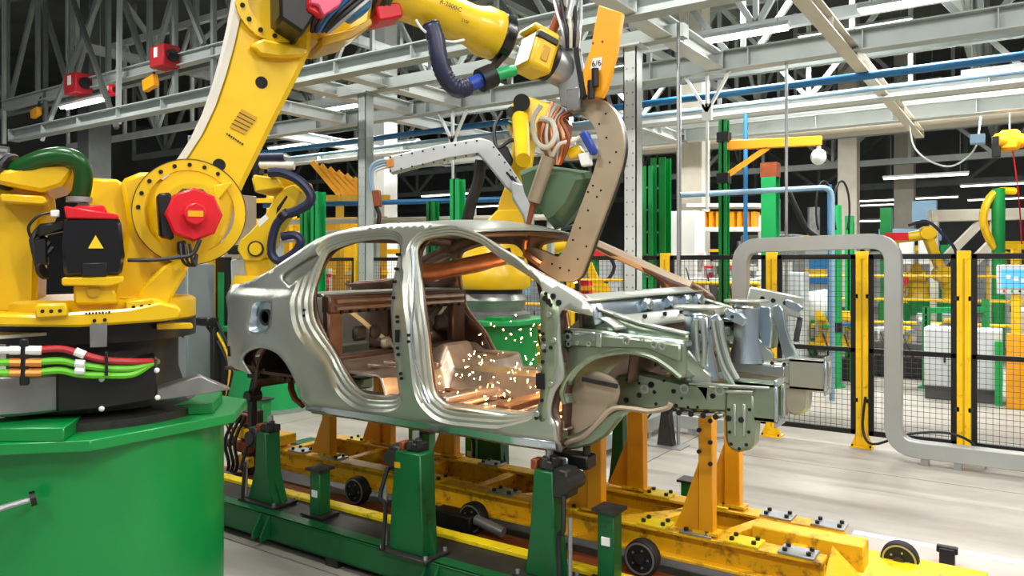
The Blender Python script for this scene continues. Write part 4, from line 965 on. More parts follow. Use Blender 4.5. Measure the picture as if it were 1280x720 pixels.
MB().lathe(f1, [(.142, -.01), (.15, .0), (.15, .055), (.135, .07)], ax, 32).build('wrist_collar', 'black_gloss', R1)
MB().ring(f0-ax*.02, f0+ax*.03, .175, .15, 28).build('forearm_collar', 'black', R1)
for k in range(3): MB().ring(f0+ax*(.0+.03*k), f0+ax*(.02+.03*k), .18-.01*k, .15, 24).build('cable_loop', ('rust', 'hose_black', 'hose_green')[k], R1)
lt = P1(564, 15, .135)
lettering('R-2000iC', lt+ZU*.035, ax, a1.cross(ax), .036, 'ink', R1); lettering('210F', lt+ax*.09-ZU*.02, ax, a1.cross(ax), .026, 'ink', R1)
# wrist block
wx = (f3-f2).normalized(); wz = a1.cross(wx).normalized()
wm = Matrix((wx, wz, a1)).transposed()
MB().box(f2-wx*.01, (.17, .25, .24), M=wm).build('wrist_block', 'robot_yellow', R1, bevel=.03, seg=2)
MB().box(f2-wx*.02+wz*.08, (.15, .045, .26), M=wm).build('wrist_band', 'dark_steel', R1, bevel=.008)
MB().box(f2-wx*.01-wz*.02+a1*.118, (.05, .1, .02), M=wm).build('wrist_cover', 'robot_ochre', R1, bevel=.006)
MB().box(f2-wx*.03+wz*.13, (.19, .04, .2), M=wm).build('wrist_hood', 'robot_yellow', R1, bevel=.012)
MB().cyl(f2+wx*.07, f2+wx*.10, .125, n=28).build('wrist_seal', 'black', R1)
MB().cyl(f2+wx*.10, f3+wx*.01, .115, n=28).build('tool_flange', 'steel', R1)
for k in range(8):
    an = 2*PI*k/8; p = f3+(wz*math.cos(an)+a1*math.sin(an))*.09+wx*.01; MB().cyl(p, p+wx*.012, .01, n=6).build('flange_bolt', 'dark_steel', R1)
# dress pack hose under the forearm
MB().tube([P1(538, 30, .12), P1(545, 50, .14), P1(549, 75, .15), P1(558, 98, .15), P1(572, 111, .15), P1(585, 108, .14)], .05, 12, sub=8, rfun=lambda t, i: 1+.08*(i % 2)).build('dress_hose', 'hose_navy', R1)
MB().cyl(P1(583, 108, .14), P1(606, 98, .13), .043, n=14).build('hose_sleeve', 'blue', R1)
MB().ring(P1(600, 101, .13), P1(616, 94, .13), .07, .045, 18).build('hose_clamp', 'black', R1)
MB().cyl(P1(612, 96, .13), P1(642, 88, .1), .036, n=12).build('hose_nipple', 'green_bright', R1)
MB().bar(P1(610, 92, .1), P1(628, 70, .05), .05, .03).build('hose_bracket', 'black', R1)
MB().tube([P1(520, 25, .12), P1(532, 40, .14), P1(560, 52, .12), P1(580, 50, .1)], .008, 6).build('thin_lead', 'white', R1)

# ---- spot welding gun on the foreground robot
g0 = f3+wx*.02; gn = H(-84)           # plate normal, turned to the left of the viewer
def PG(px, py, off=0.0): return onP(px, py, g0+gn*off, gn)
G = thing('spot_weld_gun', 'beige C-frame spot welding gun with orange cover reaching into the windscreen opening', 'welding gun', g0)
def slabg(name, px, off, th, mt, bevel=.006, par=None, sub=0):
    pts = [PG(x, y, off) for x, y in px]
    if sub: pts = smoothpts(pts, sub, True)
    return MB().prism(pts, -gn*th).build(name, mt, par or G, bevel=bevel)
CP = [(722, 118), (748, 122), (766, 136), (777, 158), (780, 185), (775, 212), (762, 250), (746, 292), (731, 332), (724, 346), (712, 352), (698, 350), (682, 341), (668, 330), (658, 316), (664, 309), (684, 316), (697, 321), (706, 310), (716, 282), (730, 246), (742, 214), (748, 188), (745, 165), (736, 150), (722, 142), (708, 132)]
def ribbon(px, off): return smoothpts([PG(x, y, off) for x, y in px], 3, True)
cplate = MB().prism(ribbon(CP, .03), -gn*.03).build('c_frame', 'gun_beige', G)
def shrink(px, k): 
    return [(x+k, y) for x, y in px]
MB().prism(ribbon(CP, -.03), -gn*.02).build('c_frame_back', 'cream', G)
MB().prism(ribbon([(x+2.0, y+.5) for x, y in CP], -.055), -gn*.05).build('c_frame_insulation', 'black', G)
for x, y in ((757, 142), (749, 155), (770, 190), (762, 203), (751, 238), (741, 232), (735, 263), (725, 285), (716, 300), (733, 308), (722, 324), (711, 338), (735, 240), (746, 246), (700, 335), (690, 330), (758, 172)):
    p = PG(x, y, .032); MB().cyl(p, p-gn*.01, .007, n=8).build('plate_bolt', 'hole', cplate)
# electrode actuator
e0, e1, e2 = PG(686, 196, .09), PG(667, 252, .09), PG(657, 296, .09)
MB().lathe(e0, [(.045, 0), (.045, (e1-e0).length)], (e1-e0), 16).build('actuator_barrel', 'gun_beige', G)
MB().lathe(e1, [(.02, 0), (.016, (e2-e1).length*.7), (.01, (e2-e1).length)], (e2-e1), 12).build('electrode_rod', 'rust', G)
MB().tube([PG(657, 318, .05), PG(656, 306, .08), PG(657, 300, .09)], .016, 8).build('fixed_electrode', 'copper', G)
MB().tube([PG(676, 330, .04), PG(664, 322, .06), PG(656, 316, .07)], .025, 8).build('electrode_holder', 'copper', G)
# transformer wrapped in a green cover
TV = [(650, 214), (672, 206), (700, 209), (738, 214), (744, 222), (726, 256), (706, 284), (694, 287), (682, 268), (668, 268), (656, 240)]
pts = [PG(x, y, -.10) for x, y in TV]; cc = sum(pts, Vector())/len(pts); m = MB(); n = len(pts)
fr = [cc+(p-cc)*.72+gn*.13+Vector((0, 0, .01*math.sin(i*2.3))) for i, p in enumerate(pts)]; bk = [cc+(p-cc)*.8-gn*.16 for p in pts]
m.add(pts+fr+bk+[cc+gn*.16], [(i, (i+1) % n, n+(i+1) % n, n+i) for i in range(n)]+[(n+i, n+(i+1) % n, 3*n) for i in range(n)]+[((i+1) % n, i, 2*n+i, 2*n+(i+1) % n) for i in range(n)]+[tuple(range(2*n, 3*n))])
m.build('transformer_cover', 'green_cloth', G, ang=20)
# copper shunts, grey adaptor, cables
slabg('adaptor_plate', [(700, 52), (716, 56), (728, 120), (716, 138), (700, 132), (694, 80)], .08, .14, 'steel', .008)
slabg('adaptor_block', [(706, 112), (726, 108), (724, 136), (708, 140)], .12, .1, 'steel_cast', .008)
slabg('adaptor_rib', [(716, 60), (722, 58), (732, 118), (726, 124)], .12, .05, 'black', .004)
for k in range(6): MB().tube([PG(690+5*k, 128+3*k, .05), PG(682+4*k, 150, .10), PG(676+7*k, 172, .12), PG(682+5*k, 190, .10), PG(690+2*k, 205, .06)], .012, 6).build('shunt_cable', ('copper', 'cream', 'copper', 'steel', 'copper', 'rust')[k], G)
MB().tube([PG(676, 132, .1), PG(666, 150, .13), PG(670, 176, .14), PG(684, 184, .14), PG(694, 170, .13), PG(690, 152, .12), PG(676, 148, .12)], .017, 8).build('water_hose', 'cream', G)
MB().tube([PG(690, 195, .1), PG(700, 180, .12), PG(716, 176, .1), PG(728, 170, .06)], .014, 8).build('water_hose', 'cream', G)
slabg('blue_sleeve', [(722, 166), (732, 162), (746, 190), (738, 195)], .10, .05, 'blue', .012)
slabg('yellow_valve', [(704, 188), (722, 180), (728, 190), (712, 200)], .08, .05, 'robot_yellow', .01)
slabg('white_box', [(722, 192), (736, 190), (738, 206), (726, 208)], .08, .05, 'white', .006)
slabg('servo_motor', [(668, 150), (690, 140), (708, 150), (706, 176), (690, 196), (672, 186)], .04, .12, 'copper', .02)
for k in range(5): MB().tube([PG(706+4*k, 60, .1), PG(704+5*k, 40, .12), PG(698+7*k, 20, .1), PG(690+9*k, -12, .06)], .013, 6).build('supply_cable', ('steel', 'hose_black', 'cream', 'hose_black', 'steel')[k], G)
MB().cyl(PG(690, 40, .06), PG(704, 8, .05), .03, n=12).build('rust_tube', 'rust', G)
MB().cyl(PG(712, 26, .08), PG(722, -20, .06), .035, n=14).build('water_manifold', 'steel', G)
cv = slabg('orange_cover', [(748, 6), (778, 16), (770, 66), (758, 110), (752, 122), (730, 118), (728, 90), (738, 60)], .11, .05, 'orange_yellow', .006)
lb = [PG(x, y, .113) for x, y in ((741, 73), (753, 71), (751, 88), (738, 86))]
MB().prism(lb, gn*.001).build('number_label', 'label_white', cv)
hx = H(28); d1 = (lb[1]-lb[0]).normalized(); lettering('6/6', sum(lb, Vector())/4+gn*.003, d1, gn.cross(d1), .05, 'ink', cv)
for x, y in ((741, 54), (753, 52), (735, 108)):
    p = PG(x, y, .112); MB().cyl(p, p-gn*.01, .008, n=8).build('cover_screw', 'rust', cv)
for x, y in ((739, 113), (744, 98)):
    p = PG(x, y, .14); MB().cyl(p+ZU*.06, p-ZU*.05, .022, n=12).build('black_connector', 'black', cv)
# ---- second robot (behind the car)
c2 = V(-4.88, 6.8, 0); Z2 = 1.17
t = thing('robot_pedestal', 'green drum pedestal seen through the front door opening behind the car', 'pedestal', c2)
MB().lathe(c2, [(.5, 0), (.5, Z2-.05)], n=40).build('drum', 'green', t); MB().prism(octagon(c2, .54, .22, Z2-.05), (0, 0, .05)).build('top_plate', 'green_bright', t, bevel=.004)
MB().lathe(c2, [(.62, 0), (.62, .02)], n=40).build('floor_flange', 'green', t)
for s in (-1, 1): MB().box(c2+V(s*.3, -.3, Z2+.02), (.2, .2, .04)).build('riser_block', 'green', t, bevel=.003)
R2 = thing('welding_robot', 'yellow robot behind the car roof holding the grey riveted gun arm', 'robot', (c2.x, c2.y, Z2))
MB().lathe(V(c2.x, c2.y, 0), [(.42, Z2), (.42, Z2+.05), (.34, Z2+.08), (.36, Z2+.16), (.38, Z2+.2), (.34, Z2+.27)], n=36).build('base_casting', 'steel_cast', R2)
MB().lathe(V(c2.x, c2.y, 0), [(.33, Z2+.27), (.33, Z2+.32)], n=36).build('slew_ring', 'black', R2)
MB().lathe(V(c2.x, c2.y, 0), [(.40, Z2+.32), (.42, Z2+.36), (.42, Z2+.5), (.36, Z2+.6), (.3, Z2+.9)], n=36).build('turret', 'robot_yellow', R2)
D2 = c2.dot(FW)
def P2(px, py, d=0): return atd(px, py, D2+d)
def slab2(name, px, d, th, mt, bevel=.015, par=None, P=None): return MB().prism([(P or P2)(x, y, d) for x, y in px], FW*th).build(name, mt, par or R2, bevel=bevel)
slab2('lower_arm', [(616, 290), (624, 252), (634, 226), (640, 190), (640, 162), (646, 148), (664, 150), (670, 178), (664, 220), (664, 252), (660, 290)], -.15, .3, 'robot_yellow')
slab2('shoulder', [(596, 330), (604, 280), (622, 262), (650, 262), (662, 285), (660, 330)], -.22, .4, 'robot_yellow')
slab2('elbow', [(636, 160), (640, 128), (660, 120), (690, 130), (692, 160), (668, 168)], -.3, .45, 'robot_yellow')
MB().cyl(P2(652, 128, -.45), P2(652, 128, -.1), .09, n=16).build('elbow_motor', 'black', R2); MB().cyl(P2(640, 140, -.4), P2(640, 140, -.2), .06, n=14).build('elbow_motor', 'dark_steel', R2)
slab2('motor_block', [(614, 190), (634, 182), (642, 200), (634, 212), (618, 208)], -.45, .2, 'black')
slab2('motor_block', [(648, 186), (660, 190), (658, 206), (646, 204)], -.42, .2, 'dark_steel')
MB().tube([P2(628, 140, -.3), P2(618, 160, -.35), P2(622, 185, -.4), P2(640, 175, -.4), P2(652, 186, -.4)], .02, 8).build('dress_cable', 'hose_black', R2)
MB().tube([P2(636, 152, -.35), P2(650, 158, -.38), P2(664, 154, -.35)], .025, 8).build('dress_cable', 'hose_green', R2)
MB().cyl(P2(650, 145, -.3), atd(654, 200, 7.0), .09, .07, n=20).build('forearm', 'robot_yellow', R2)
# grey riveted gun arm of the second robot
DG = 6.35
G2 = thing('riveted_gun_arm', 'long pale grey riveted box arm of a welding gun bent above the car roof', 'welding gun', atd(640, 230, DG))
def PA(px, py, d=0): return atd(px, py, DG+d)
AR = [(485, 196), (545, 181), (600, 172), (614, 176), (636, 205), (650, 226), (664, 244), (650, 250), (632, 233), (612, 208), (598, 192), (560, 198), (487, 217)]
ga = slab2('box_arm', AR, 0, .14, 'arm_grey', .01, G2, PA)
for k in range(9):
    x = 488+13.5*k; y = 195-.19*(x-485)
    for dy in (2.2, 19-k*.1): p = PA(x, y+dy, -.004); MB().cyl(p, p+FW*.01, .009, n=6).build('rivet', 'dark_steel', ga)
for k in range(6):
    x, y = 617+7*k, 184+9.5*k; p = PA(x, y, -.004); MB().cyl(p, p+FW*.01, .009, n=6).build('rivet', 'dark_steel', ga)
slab2('casting', [(640, 226), (660, 232), (668, 262), (668, 296), (660, 300), (654, 270), (640, 246)], -.05, .2, 'arm_grey', .012, G2, PA)
for k in range(2): slab2('slot', [(632+6*k, 216+5*k), (634+6*k, 214+5*k), (642+6*k, 224+5*k), (640+6*k, 226+5*k)], -.006, .02, 'black', .001, G2, PA)
for k in range(4): MB().tube([PA(486, 200+3*k, .05), PA(474+2*k, 201+3*k, .05), PA(464+2*k, 208+2*k, .05), PA(462+2*k, 222, .05), PA(465+1.5*k, 240, .05)], .012, 6).build('water_hose', ('blue_pale', 'steel', 'blue_pale', 'cream')[k], G2)
slab2('hose_clamp', [(464, 238), (474, 237), (476, 258), (467, 258)], 0, .08, 'rust', .006, G2, PA)
MB().tube([PA(470, 258, .04), PA(474, 268, .04), PA(473, 282, .04), PA(476, 296, .04)], .018, 8).build('electrode_arm', 'dark_steel', G2)
slab2('inner_plate', [(482, 200), (492, 198), (492, 208), (484, 210)], -.008, .02, 'brass', .002, G2, PA)
# fat hose behind the arm
MB().tube([PA(601, 200, .2), PA(598, 225, .22), PA(590, 250, .25), PA(584, 276, .28), PA(580, 300, .3)], .05, 10, rfun=lambda t, i: 1+.05*(i % 2)).build('fat_hose', 'dark_steel', G2)
# orange lit lower gun arm inside the car
LG = thing('lower_gun_arm', 'copper coloured lower gun arm with pale clamp reaching in over the front door', 'welding gun', onY(560, 345, 4.7))
def PL(px, py, d=0): return atd(px, py, 5.3+d)
MB().tube([PL(640, 319), PL(610, 326), PL(575, 333), PL(545, 339), PL(530, 340), PL(522, 335)], .055, 12).build('round_arm', 'copper', LG)
MB().prism([PL(520, 338, .03), PL(536, 352, .03), PL(600, 340, .03), PL(640, 327, .03), PL(640, 322, .03)], FW*.04).build('web_plate', 'copper', LG, bevel=.004)
for k in range(3): MB().cyl(PL(620+4*k, 324-2*k, -.02), PL(648+4*k, 331-3*k, -.02), .016, n=8).build('finger', 'arm_grey', LG)
# ---- third robot (left, behind)
c3 = V(-7.77, 6.08, 0); Z3 = 1.0; D3 = c3.dot(FW)
t = thing('robot_pedestal', 'green drum pedestal visible beneath the rear wheel arch of the car', 'pedestal', c3)
MB().lathe(c3, [(.48, 0), (.48, Z3)], n=40).build('drum', 'green_bright', t); MB().lathe(c3, [(.62, 0), (.62, .03)], n=40).build('floor_flange', 'steel', t); MB().lathe(c3, [(.55, Z3-.05), (.55, Z3)], n=8).build('top_plate', 'green_bright', t)
R3 = thing('welding_robot', 'yellow robot with looping navy hose behind the car boot', 'robot', (c3.x, c3.y, Z3))
def P3(px, py, d=0): return atd(px, py, D3+d)
def slab3(name, px, d, th, mt, bevel=.015, par=None): return MB().prism([P3(x, y, d) for x, y in px], FW*th).build(name, mt, par or R3, bevel=bevel)
MB().lathe(V(c3.x, c3.y, 0), [(.45, Z3), (.45, Z3+.05), (.36, Z3+.1), (.36, Z3+.45)], n=32).build('base_casting', 'steel_cast', R3)
MB().lathe(V(c3.x, c3.y, 0), [(.42, Z3+.45), (.44, Z3+.5), (.4, Z3+.62)], n=32).build('turret', 'robot_yellow', R3)
slab3('base_cover', [(288, 325), (330, 318), (345, 330), (345, 400), (290, 420)], -.1, .5, 'cabinet')
slab3('lower_arm', [(296, 312), (300, 300), (312, 290), (330, 270), (344, 246), (356, 234), (368, 230), (376, 240), (370, 256), (356, 272), (342, 296), (334, 318), (326, 326), (304, 326)], -.35, .3, 'robot_yellow')
hc = P3(320, 311, -.36); MB().ring(hc-FW*.02, hc, .095, .08, 24).build('hub_groove', 'dark_steel', R3); MB().cyl(hc-FW*.025, hc, .075, n=20).build('hub_cap', 'robot_yellow', R3)
slab3('column', [(304, 324), (334, 324), (340, 345), (308, 348)], -.3, .4, 'robot_yellow')
slab3('arm_decal', [(322, 276), (332, 268), (336, 273), (324, 284)], -.352, .002, 'label_white', 0)
slab3('arm_slot', [(345, 268), (350, 262), (360, 246), (358, 244), (346, 260)], -.352, .002, 'black', 0)
slab3('elbow', [(314, 222), (340, 214), (380, 226), (382, 240), (350, 246), (318, 240)], -.2, .4, 'robot_yellow')
slab3('forearm', [(316, 218), (345, 222), (352, 234), (318, 240)], -.4, .3, 'robot_yellow')
MB().tube([P3(336, 216, -.45), P3(352, 216, -.45), P3(374, 226, -.45), P3(388, 242, -.45), P3(386, 254, -.45), P3(370, 264, -.45), P3(356, 268, -.45)], .055, 10, sub=8, rfun=lambda t, i: 1+.05*(i % 2)).build('dress_hose', 'hose_navy', R3)
MB().tube([P3(356, 268, -.45), P3(346, 280, -.45), P3(340, 300, -.45), P3(340, 318, -.45), P3(350, 326, -.45), P3(368, 316, -.45), P3(376, 302, -.45), P3(368, 294, -.45), P3(352, 296, -.45)], .05, 10, sub=8, rfun=lambda t, i: 1+.05*(i % 2)).build('dress_hose', 'hose_navy', R3)
MB().ring(P3(352, 266, -.45), P3(358, 272, -.45), .075, .05, 16).build('hose_clamp', 'black', R3)
MB().cyl(P3(324, 197, -.3), P3(356, 196, -.3), .06, n=12).build('tool_cylinder', 'hose_navy', R3); MB().cyl(P3(356, 196, -.3), P3(364, 197, -.3), .05, .01, n=12).build('tool_tip', 'steel', R3)
MB().cyl(P3(320, 206, -.3), P3(368, 207, -.3), .05, n=12).build('tool_barrel', 'cream', R3)
slab3('tool_mount', [(318, 192), (324, 192), (324, 222), (314, 222)], -.35, .2, 'black', .01)
slab3('motor', [(284, 306), (298, 306), (298, 318), (284, 318)], -.2, .2, 'black', .01)
# ================================================================ SAFETY FENCE AND CABLE PORTAL
YF, ZT_ = 7.95, 1.86
def fence_post(x, label):
    t = thing('fence_post', label, 'fence post', (x, YF, 0), 'yellow fence posts')
    MB().ab((x-.055, YF-.03, .012), (x+.055, YF+.03, ZT_+.02)).build('upright', 'rail_yellow', t, bevel=.004)
    MB().ab((x-.008, YF-.034, .1), (x+.008, YF-.028, ZT_-.05)).build('slot', 'robot_ochre', t)
    MB().ab((x-.1, YF-.09, 0), (x+.1, YF+.09, .012)).build('foot_plate', 'rail_yellow', t)
    MB().prism([(x-.1, YF-.036, .012), (x-.055, YF-.036, .012), (x-.055, YF-.036, .12)], (0, .02, 0)).build('foot_gusset', 'rail_yellow', t)
    MB().prism([(x+.1, YF-.036, .012), (x+.055, YF-.036, .012), (x+.055, YF-.036, .12)], (0, .02, 0)).build('foot_gusset', 'rail_yellow', t)
    for k in (-1, 1): MB().cyl((x+.08*k, YF-.065, .012), (x+.08*k, YF-.065, .03), .01, n=6).build('anchor_bolt', 'dark_steel', t)
def fence_panel(x0, x1, label, sp=.05):
    t = thing('mesh_fence', label, 'fence panel', ((x0+x1)/2, YF, .1), 'black mesh fence panels')
    a, b = x0+.06, x1-.06
    for z, h in ((ZT_-.03, .05), (.93, .045), (.14, .05)): MB().ab((a, YF-.02, z-h/2), (b, YF+.02, z+h/2)).build('rail', 'black', t, bevel=.003)
    for x in (a+.02, b-.02): MB().ab((x-.022, YF-.02, .12), (x+.022, YF+.02, ZT_-.01)).build('stile', 'black', t, bevel=.003)
    m = MB(); x = a+.06
    while x < b-.03: m.bar((x, YF, .14), (x, YF, ZT_-.04), .0036, .0036); x += sp
    z = .19
    while z < ZT_-.05: m.bar((a+.02, YF+.004, z), (b-.02, YF+.004, z), .0036, .0036); z += sp
    m.build('wire_mesh', 'wire', t, kind='stuff')
    for x in (x0+.055, x1-.055):
        for z in (.45, 1.45): MB().ab((x-.02, YF-.03, z-.02), (x+.02, YF+.03, z+.02)).build('clip', 'dark_steel', t)
XS = [onY(p, 400, YF).x for p in (832, 965, 1078, 1205)]
XS = [XS[0]-1.2*k for k in range(5, 0, -1)] + XS + [XS[3]+.88, XS[3]+1.76]
PL_ = ['behind the car boot', 'behind the rear door opening', 'behind the centre pillar', 'behind the front door opening', 'behind the windscreen opening', 'behind the cowl', 'beside the left leg of the grey duct portal', 'in the middle of the grey duct portal', 'beside the white low cabinet doors', 'beside the control screen', 'beyond the control screen']
for x, l in zip(XS, PL_): fence_post(x, 'yellow slotted fence post '+l)
PN = ['beyond the third robot', 'beyond the car boot lid', 'beyond the rear window', 'beyond the green pedestal', 'beyond the white perforated column', 'beyond the front cowl and duct leg', 'with middle rail framing the white machine', 'framing the right leg of the duct portal', 'in front of the white low cabinet', 'in front of the control screen']
for i in range(len(XS)-1): fence_panel(XS[i], XS[i+1], 'black wire mesh fence panel '+PN[i])
def rounded(pts, r, n=5):
    out = [Vector(pts[0])]
    for a, b, c in zip(pts, pts[1:], pts[2:]):
        a, b, c = Vector(a), Vector(b), Vector(c); p, q = b+(a-b).normalized()*r, b+(c-b).normalized()*r
        out += [((1-k/n)**2)*p+2*(k/n)*(1-k/n)*b+((k/n)**2)*q for k in range(n+1)]
    return out+[Vector(pts[-1])]
YP = 7.55
xl, xr_ = onY(926, 400, YP).x, onY(1117, 400, YP).x
PT = thing('duct_portal', 'square grey metal cable duct bent into a portal in front of the fence', 'cable duct', ((xl+xr_)/2, YP, 0))
MB().tube(rounded([(xl-.9, YP, .13), (xl, YP, .13), (xl, YP, 1.94), (xr_, YP, 1.97), (xr_, YP, .13), (xr_+3.2, YP, .13)], .2, 8), .098, 4, smooth=False, ph=PI/4).build('duct_tube', 'duct_grey', PT, ang=60, bevel=.006)
MB().tube([(xl-.85, YP-.02, .13), (xl-.88, YP-1.7, .13)], .098, 4, smooth=False, ph=PI/4).build('duct_branch', 'duct_grey', PT, bevel=.006)
for x in (xr_+.25, xr_+.5, xr_+1.1, xr_+1.8, xr_+2.6, xl-.5): MB().ab((x-.03, YP-.06, 0), (x+.03, YP+.06, .062)).build('duct_foot', 'steel', PT)
for y in (YP-.4, YP-1.1): MB().ab((xl-.94, y-.03, 0), (xl-.8, y+.03, .062)).build('duct_foot', 'steel', PT)
c = MB().tube([(xr_-.28, YF-.1, .5), (xr_-.3, YF-.12, .2), (xr_-.2, YF-.2, .08), (xr_+.1, YP+.15, .22), (xr_+.4, YP+.1, .28), (xr_+.6, YP+.16, .2), (xr_+.7, YP+.16, .01)], .012, 8).build('floor_cable', 'hose_black')
tag(c, 'black cable looping over the foot of the grey duct portal', 'cable')
# ================================================================ BACKGROUND MACHINERY
def g(px, d): p = CAM+(FW+RT*((px-640)/FPX))*d; return Vector((p.x, p.y, 0))
def zy(py, d): return CAMZ+(HZ-py)*d/FPX
FR = Matrix((RT, FW, ZU)).transposed()   # axes roughly facing the aisle
def column(p, h, w, label, mt='green', name='green_column', z0=0, group=None, holes=True):
    t = thing(name, label, 'column', (p.x, p.y, z0), group)
    m = MB(); m.ab((p.x-w/2, p.y-w/2, z0+.015), (p.x+w/2, p.y-w/2+.015, z0+h)); m.ab((p.x-w/2, p.y+w/2-.015, z0+.015), (p.x+w/2, p.y+w/2, z0+h)); m.ab((p.x-.012, p.y-w/2, z0+.015), (p.x+.012, p.y+w/2, z0+h)); m.build('section', mt, t)
    if z0 == 0: MB().ab((p.x-w, p.y-w, 0), (p.x+w, p.y+w, .016)).build('base_plate', mt, t)
    if holes:
        for k in range(int(h/.28)): MB().cyl((p.x, p.y-w/2-.003, z0+.2+.28*k), (p.x, p.y-w/2+.01, z0+.2+.28*k), w*.09, n=8).build('bolt_hole', 'steel', t)
    return t
def cabinet(p, w, dp, h, label, mt='cabinet', doors=1, plinth=.2, rz=0, group=None):
    t = thing('control_cabinet', label, 'cabinet', p, group); R = Matrix.Rotation(rz, 3, 'Z')
    def bx(n, a, b, m_, bev=.004, par=None):
        a, b = Vector(a), Vector(b); return MB().box(p+R @ ((a+b)/2), [abs(q) for q in b-a], M=R).build(n, m_, par or t, bevel=bev)
    bx('body', (-w/2, -dp/2, plinth), (w/2, dp/2, h), mt, .008)
    if plinth: bx('plinth', (-w/2+.01, -dp/2+.01, 0), (w/2-.01, dp/2-.01, plinth), 'plinth')
    for k in range(doors):
        x0 = -w/2+w*k/doors; x1 = x0+w/doors
        d_ = bx('door', (x0+.01, -dp/2-.018, plinth+.02), (x1-.01, -dp/2, h-.02), mt)
        bx('handle', (x1-.06, -dp/2-.035, (plinth+h)/2-.06), (x1-.035, -dp/2-.018, (plinth+h)/2+.06), 'dark_steel', .002, d_)
    return t
def railing(p0, p1, zs, label, r=.025, sp=1.0, mt='rail_yellow', group='yellow guard rails'):
    p0, p1 = Vector(p0), Vector(p1); t = thing('guard_rail', label, 'railing', (p0+p1)/2, group); L = (p1-p0).length; n = max(1, int(L/sp))
    for k in range(n+1):
        q = p0.lerp(p1, k/n); MB().cyl(q, q+ZU*zs[-1], r, n=8).build('post', mt, t); MB().cyl(q, q+ZU*.012, r*2.4, n=10).build('foot', mt, t)
    for z in zs: MB().cyl(p0+ZU*z, p1+ZU*z, r, n=8).build('rail', mt, t)
    return t
def fixture(p, label, cols, w=1.1, dp=.6, h=.75, rz=0, seed=1, group=None, tall=.7):
    """welding fixture: base frame on legs with table, clamps, valve blocks and hoses"""
    rnd = random.Random(seed); t = thing('welding_fixture', label, 'fixture', p, group); R = Matrix.Rotation(rz, 3, 'Z')
    def q(x, y, z): return p+R @ Vector((x, y, z))
    for sx in (-1, 1):
        for sy in (-1, 1): MB().box(q(sx*(w/2-.08), sy*(dp/2-.08), h/2), (.1, .1, h), M=R).build('leg', cols[0], t)
    MB().box(q(0, 0, h), (w, dp, .1), M=R).build('table', cols[1], t, bevel=.008)
    MB().box(q(0, 0, h*.35), (w*.86, dp*.8, .3), M=R).build('control_tray', 'black', t, bevel=.01)
    for k in range(7):
        x = -w/2+.12+(w-.24)*k/6; hh = tall*(.4+.6*rnd.random()); y = (rnd.random()-.5)*dp*.6; c_ = cols[2+k % (len(cols)-2)]
        b = MB().box(q(x, y, h+.05+hh/2), (.09+.05*rnd.random(), .1, hh), M=R).build('tower', c_, t, bevel=.006)
        MB().box(q(x+.05, y-.08, h+hh*.9), (.16, .06, .06), rz=rz+rnd.random()).build('clamp_arm', cols[2+(k+1) % (len(cols)-2)], t, bevel=.005)
        MB().cyl(q(x, y-.1, h+hh*.35), q(x, y-.1, h+hh*.75), .03, n=10).build('air_cylinder', 'steel', t)
    for k in range(3): MB().tube([q(-w/2+.3*k, -dp/2, h+.2), q(-w/2+.1+.3*k, -dp/2-.12, h), q(-w/2+.2+.3*k, -dp/2-.06, h*.5)], .012, 6).build('air_hose', 'hose_black', t)
    return t
def small_robot(p, hd, s, label, reach=35, z0=.5, mt='robot_yellow', group='robots in the far cells', ped='green'):
    t = thing('far_robot', label, 'robot', p, group); u = H(hd); a = H(hd-90)
    MB().lathe(p, [(.42*s, 0), (.42*s, z0)], n=20).build('pedestal', ped, t)
    MB().lathe(p+ZU*z0, [(.36*s, 0), (.3*s, .12*s), (.3*s, .3*s), (.34*s, .35*s), (.34*s, .5*s)], n=20).build('turret', mt, t)
    j2 = p+ZU*(z0+.7*s)+u*.3*s; MB().cyl(j2-a*.25*s, j2+a*.25*s, .2*s, n=18).build('shoulder', mt, t)
    MB().cyl(j2+a*.25*s, j2+a*.36*s, .11*s, n=8).build('motor_cap', 'red', t)
    j3 = j2+(u*math.sin(math.radians(reach))+ZU*math.cos(math.radians(reach)))*1.08*s
    MB().bar(j2, j3, .2*s, .3*s, a).build('lower_arm', mt, t, bevel=.03*s); MB().cyl(j3-a*.2*s, j3+a*.22*s, .17*s, n=18).build('elbow', mt, t)
    w_ = j3+u*1.15*s-ZU*.2*s; MB().cyl(j3-u*.2*s, w_, .14*s, .1*s, n=16).build('forearm', mt, t); MB().cyl(w_, w_+u*.15*s-ZU*.06*s, .09*s, n=14).build('wrist', 'black', t)
    e = w_+u*.2*s; MB().box(e-ZU*.2*s, (.12*s, .12*s, .5*s)).build('weld_gun', 'gun_beige', t, bevel=.01)
    MB().tube([j2+a*.2*s, j2-u*.3*s+ZU*.5*s, j3-u*.35*s, j3+ZU*.3*s, j3+u*.4*s+ZU*.2*s], .04*s, 8).build('dress_hose', 'hose_navy', t)
    return t
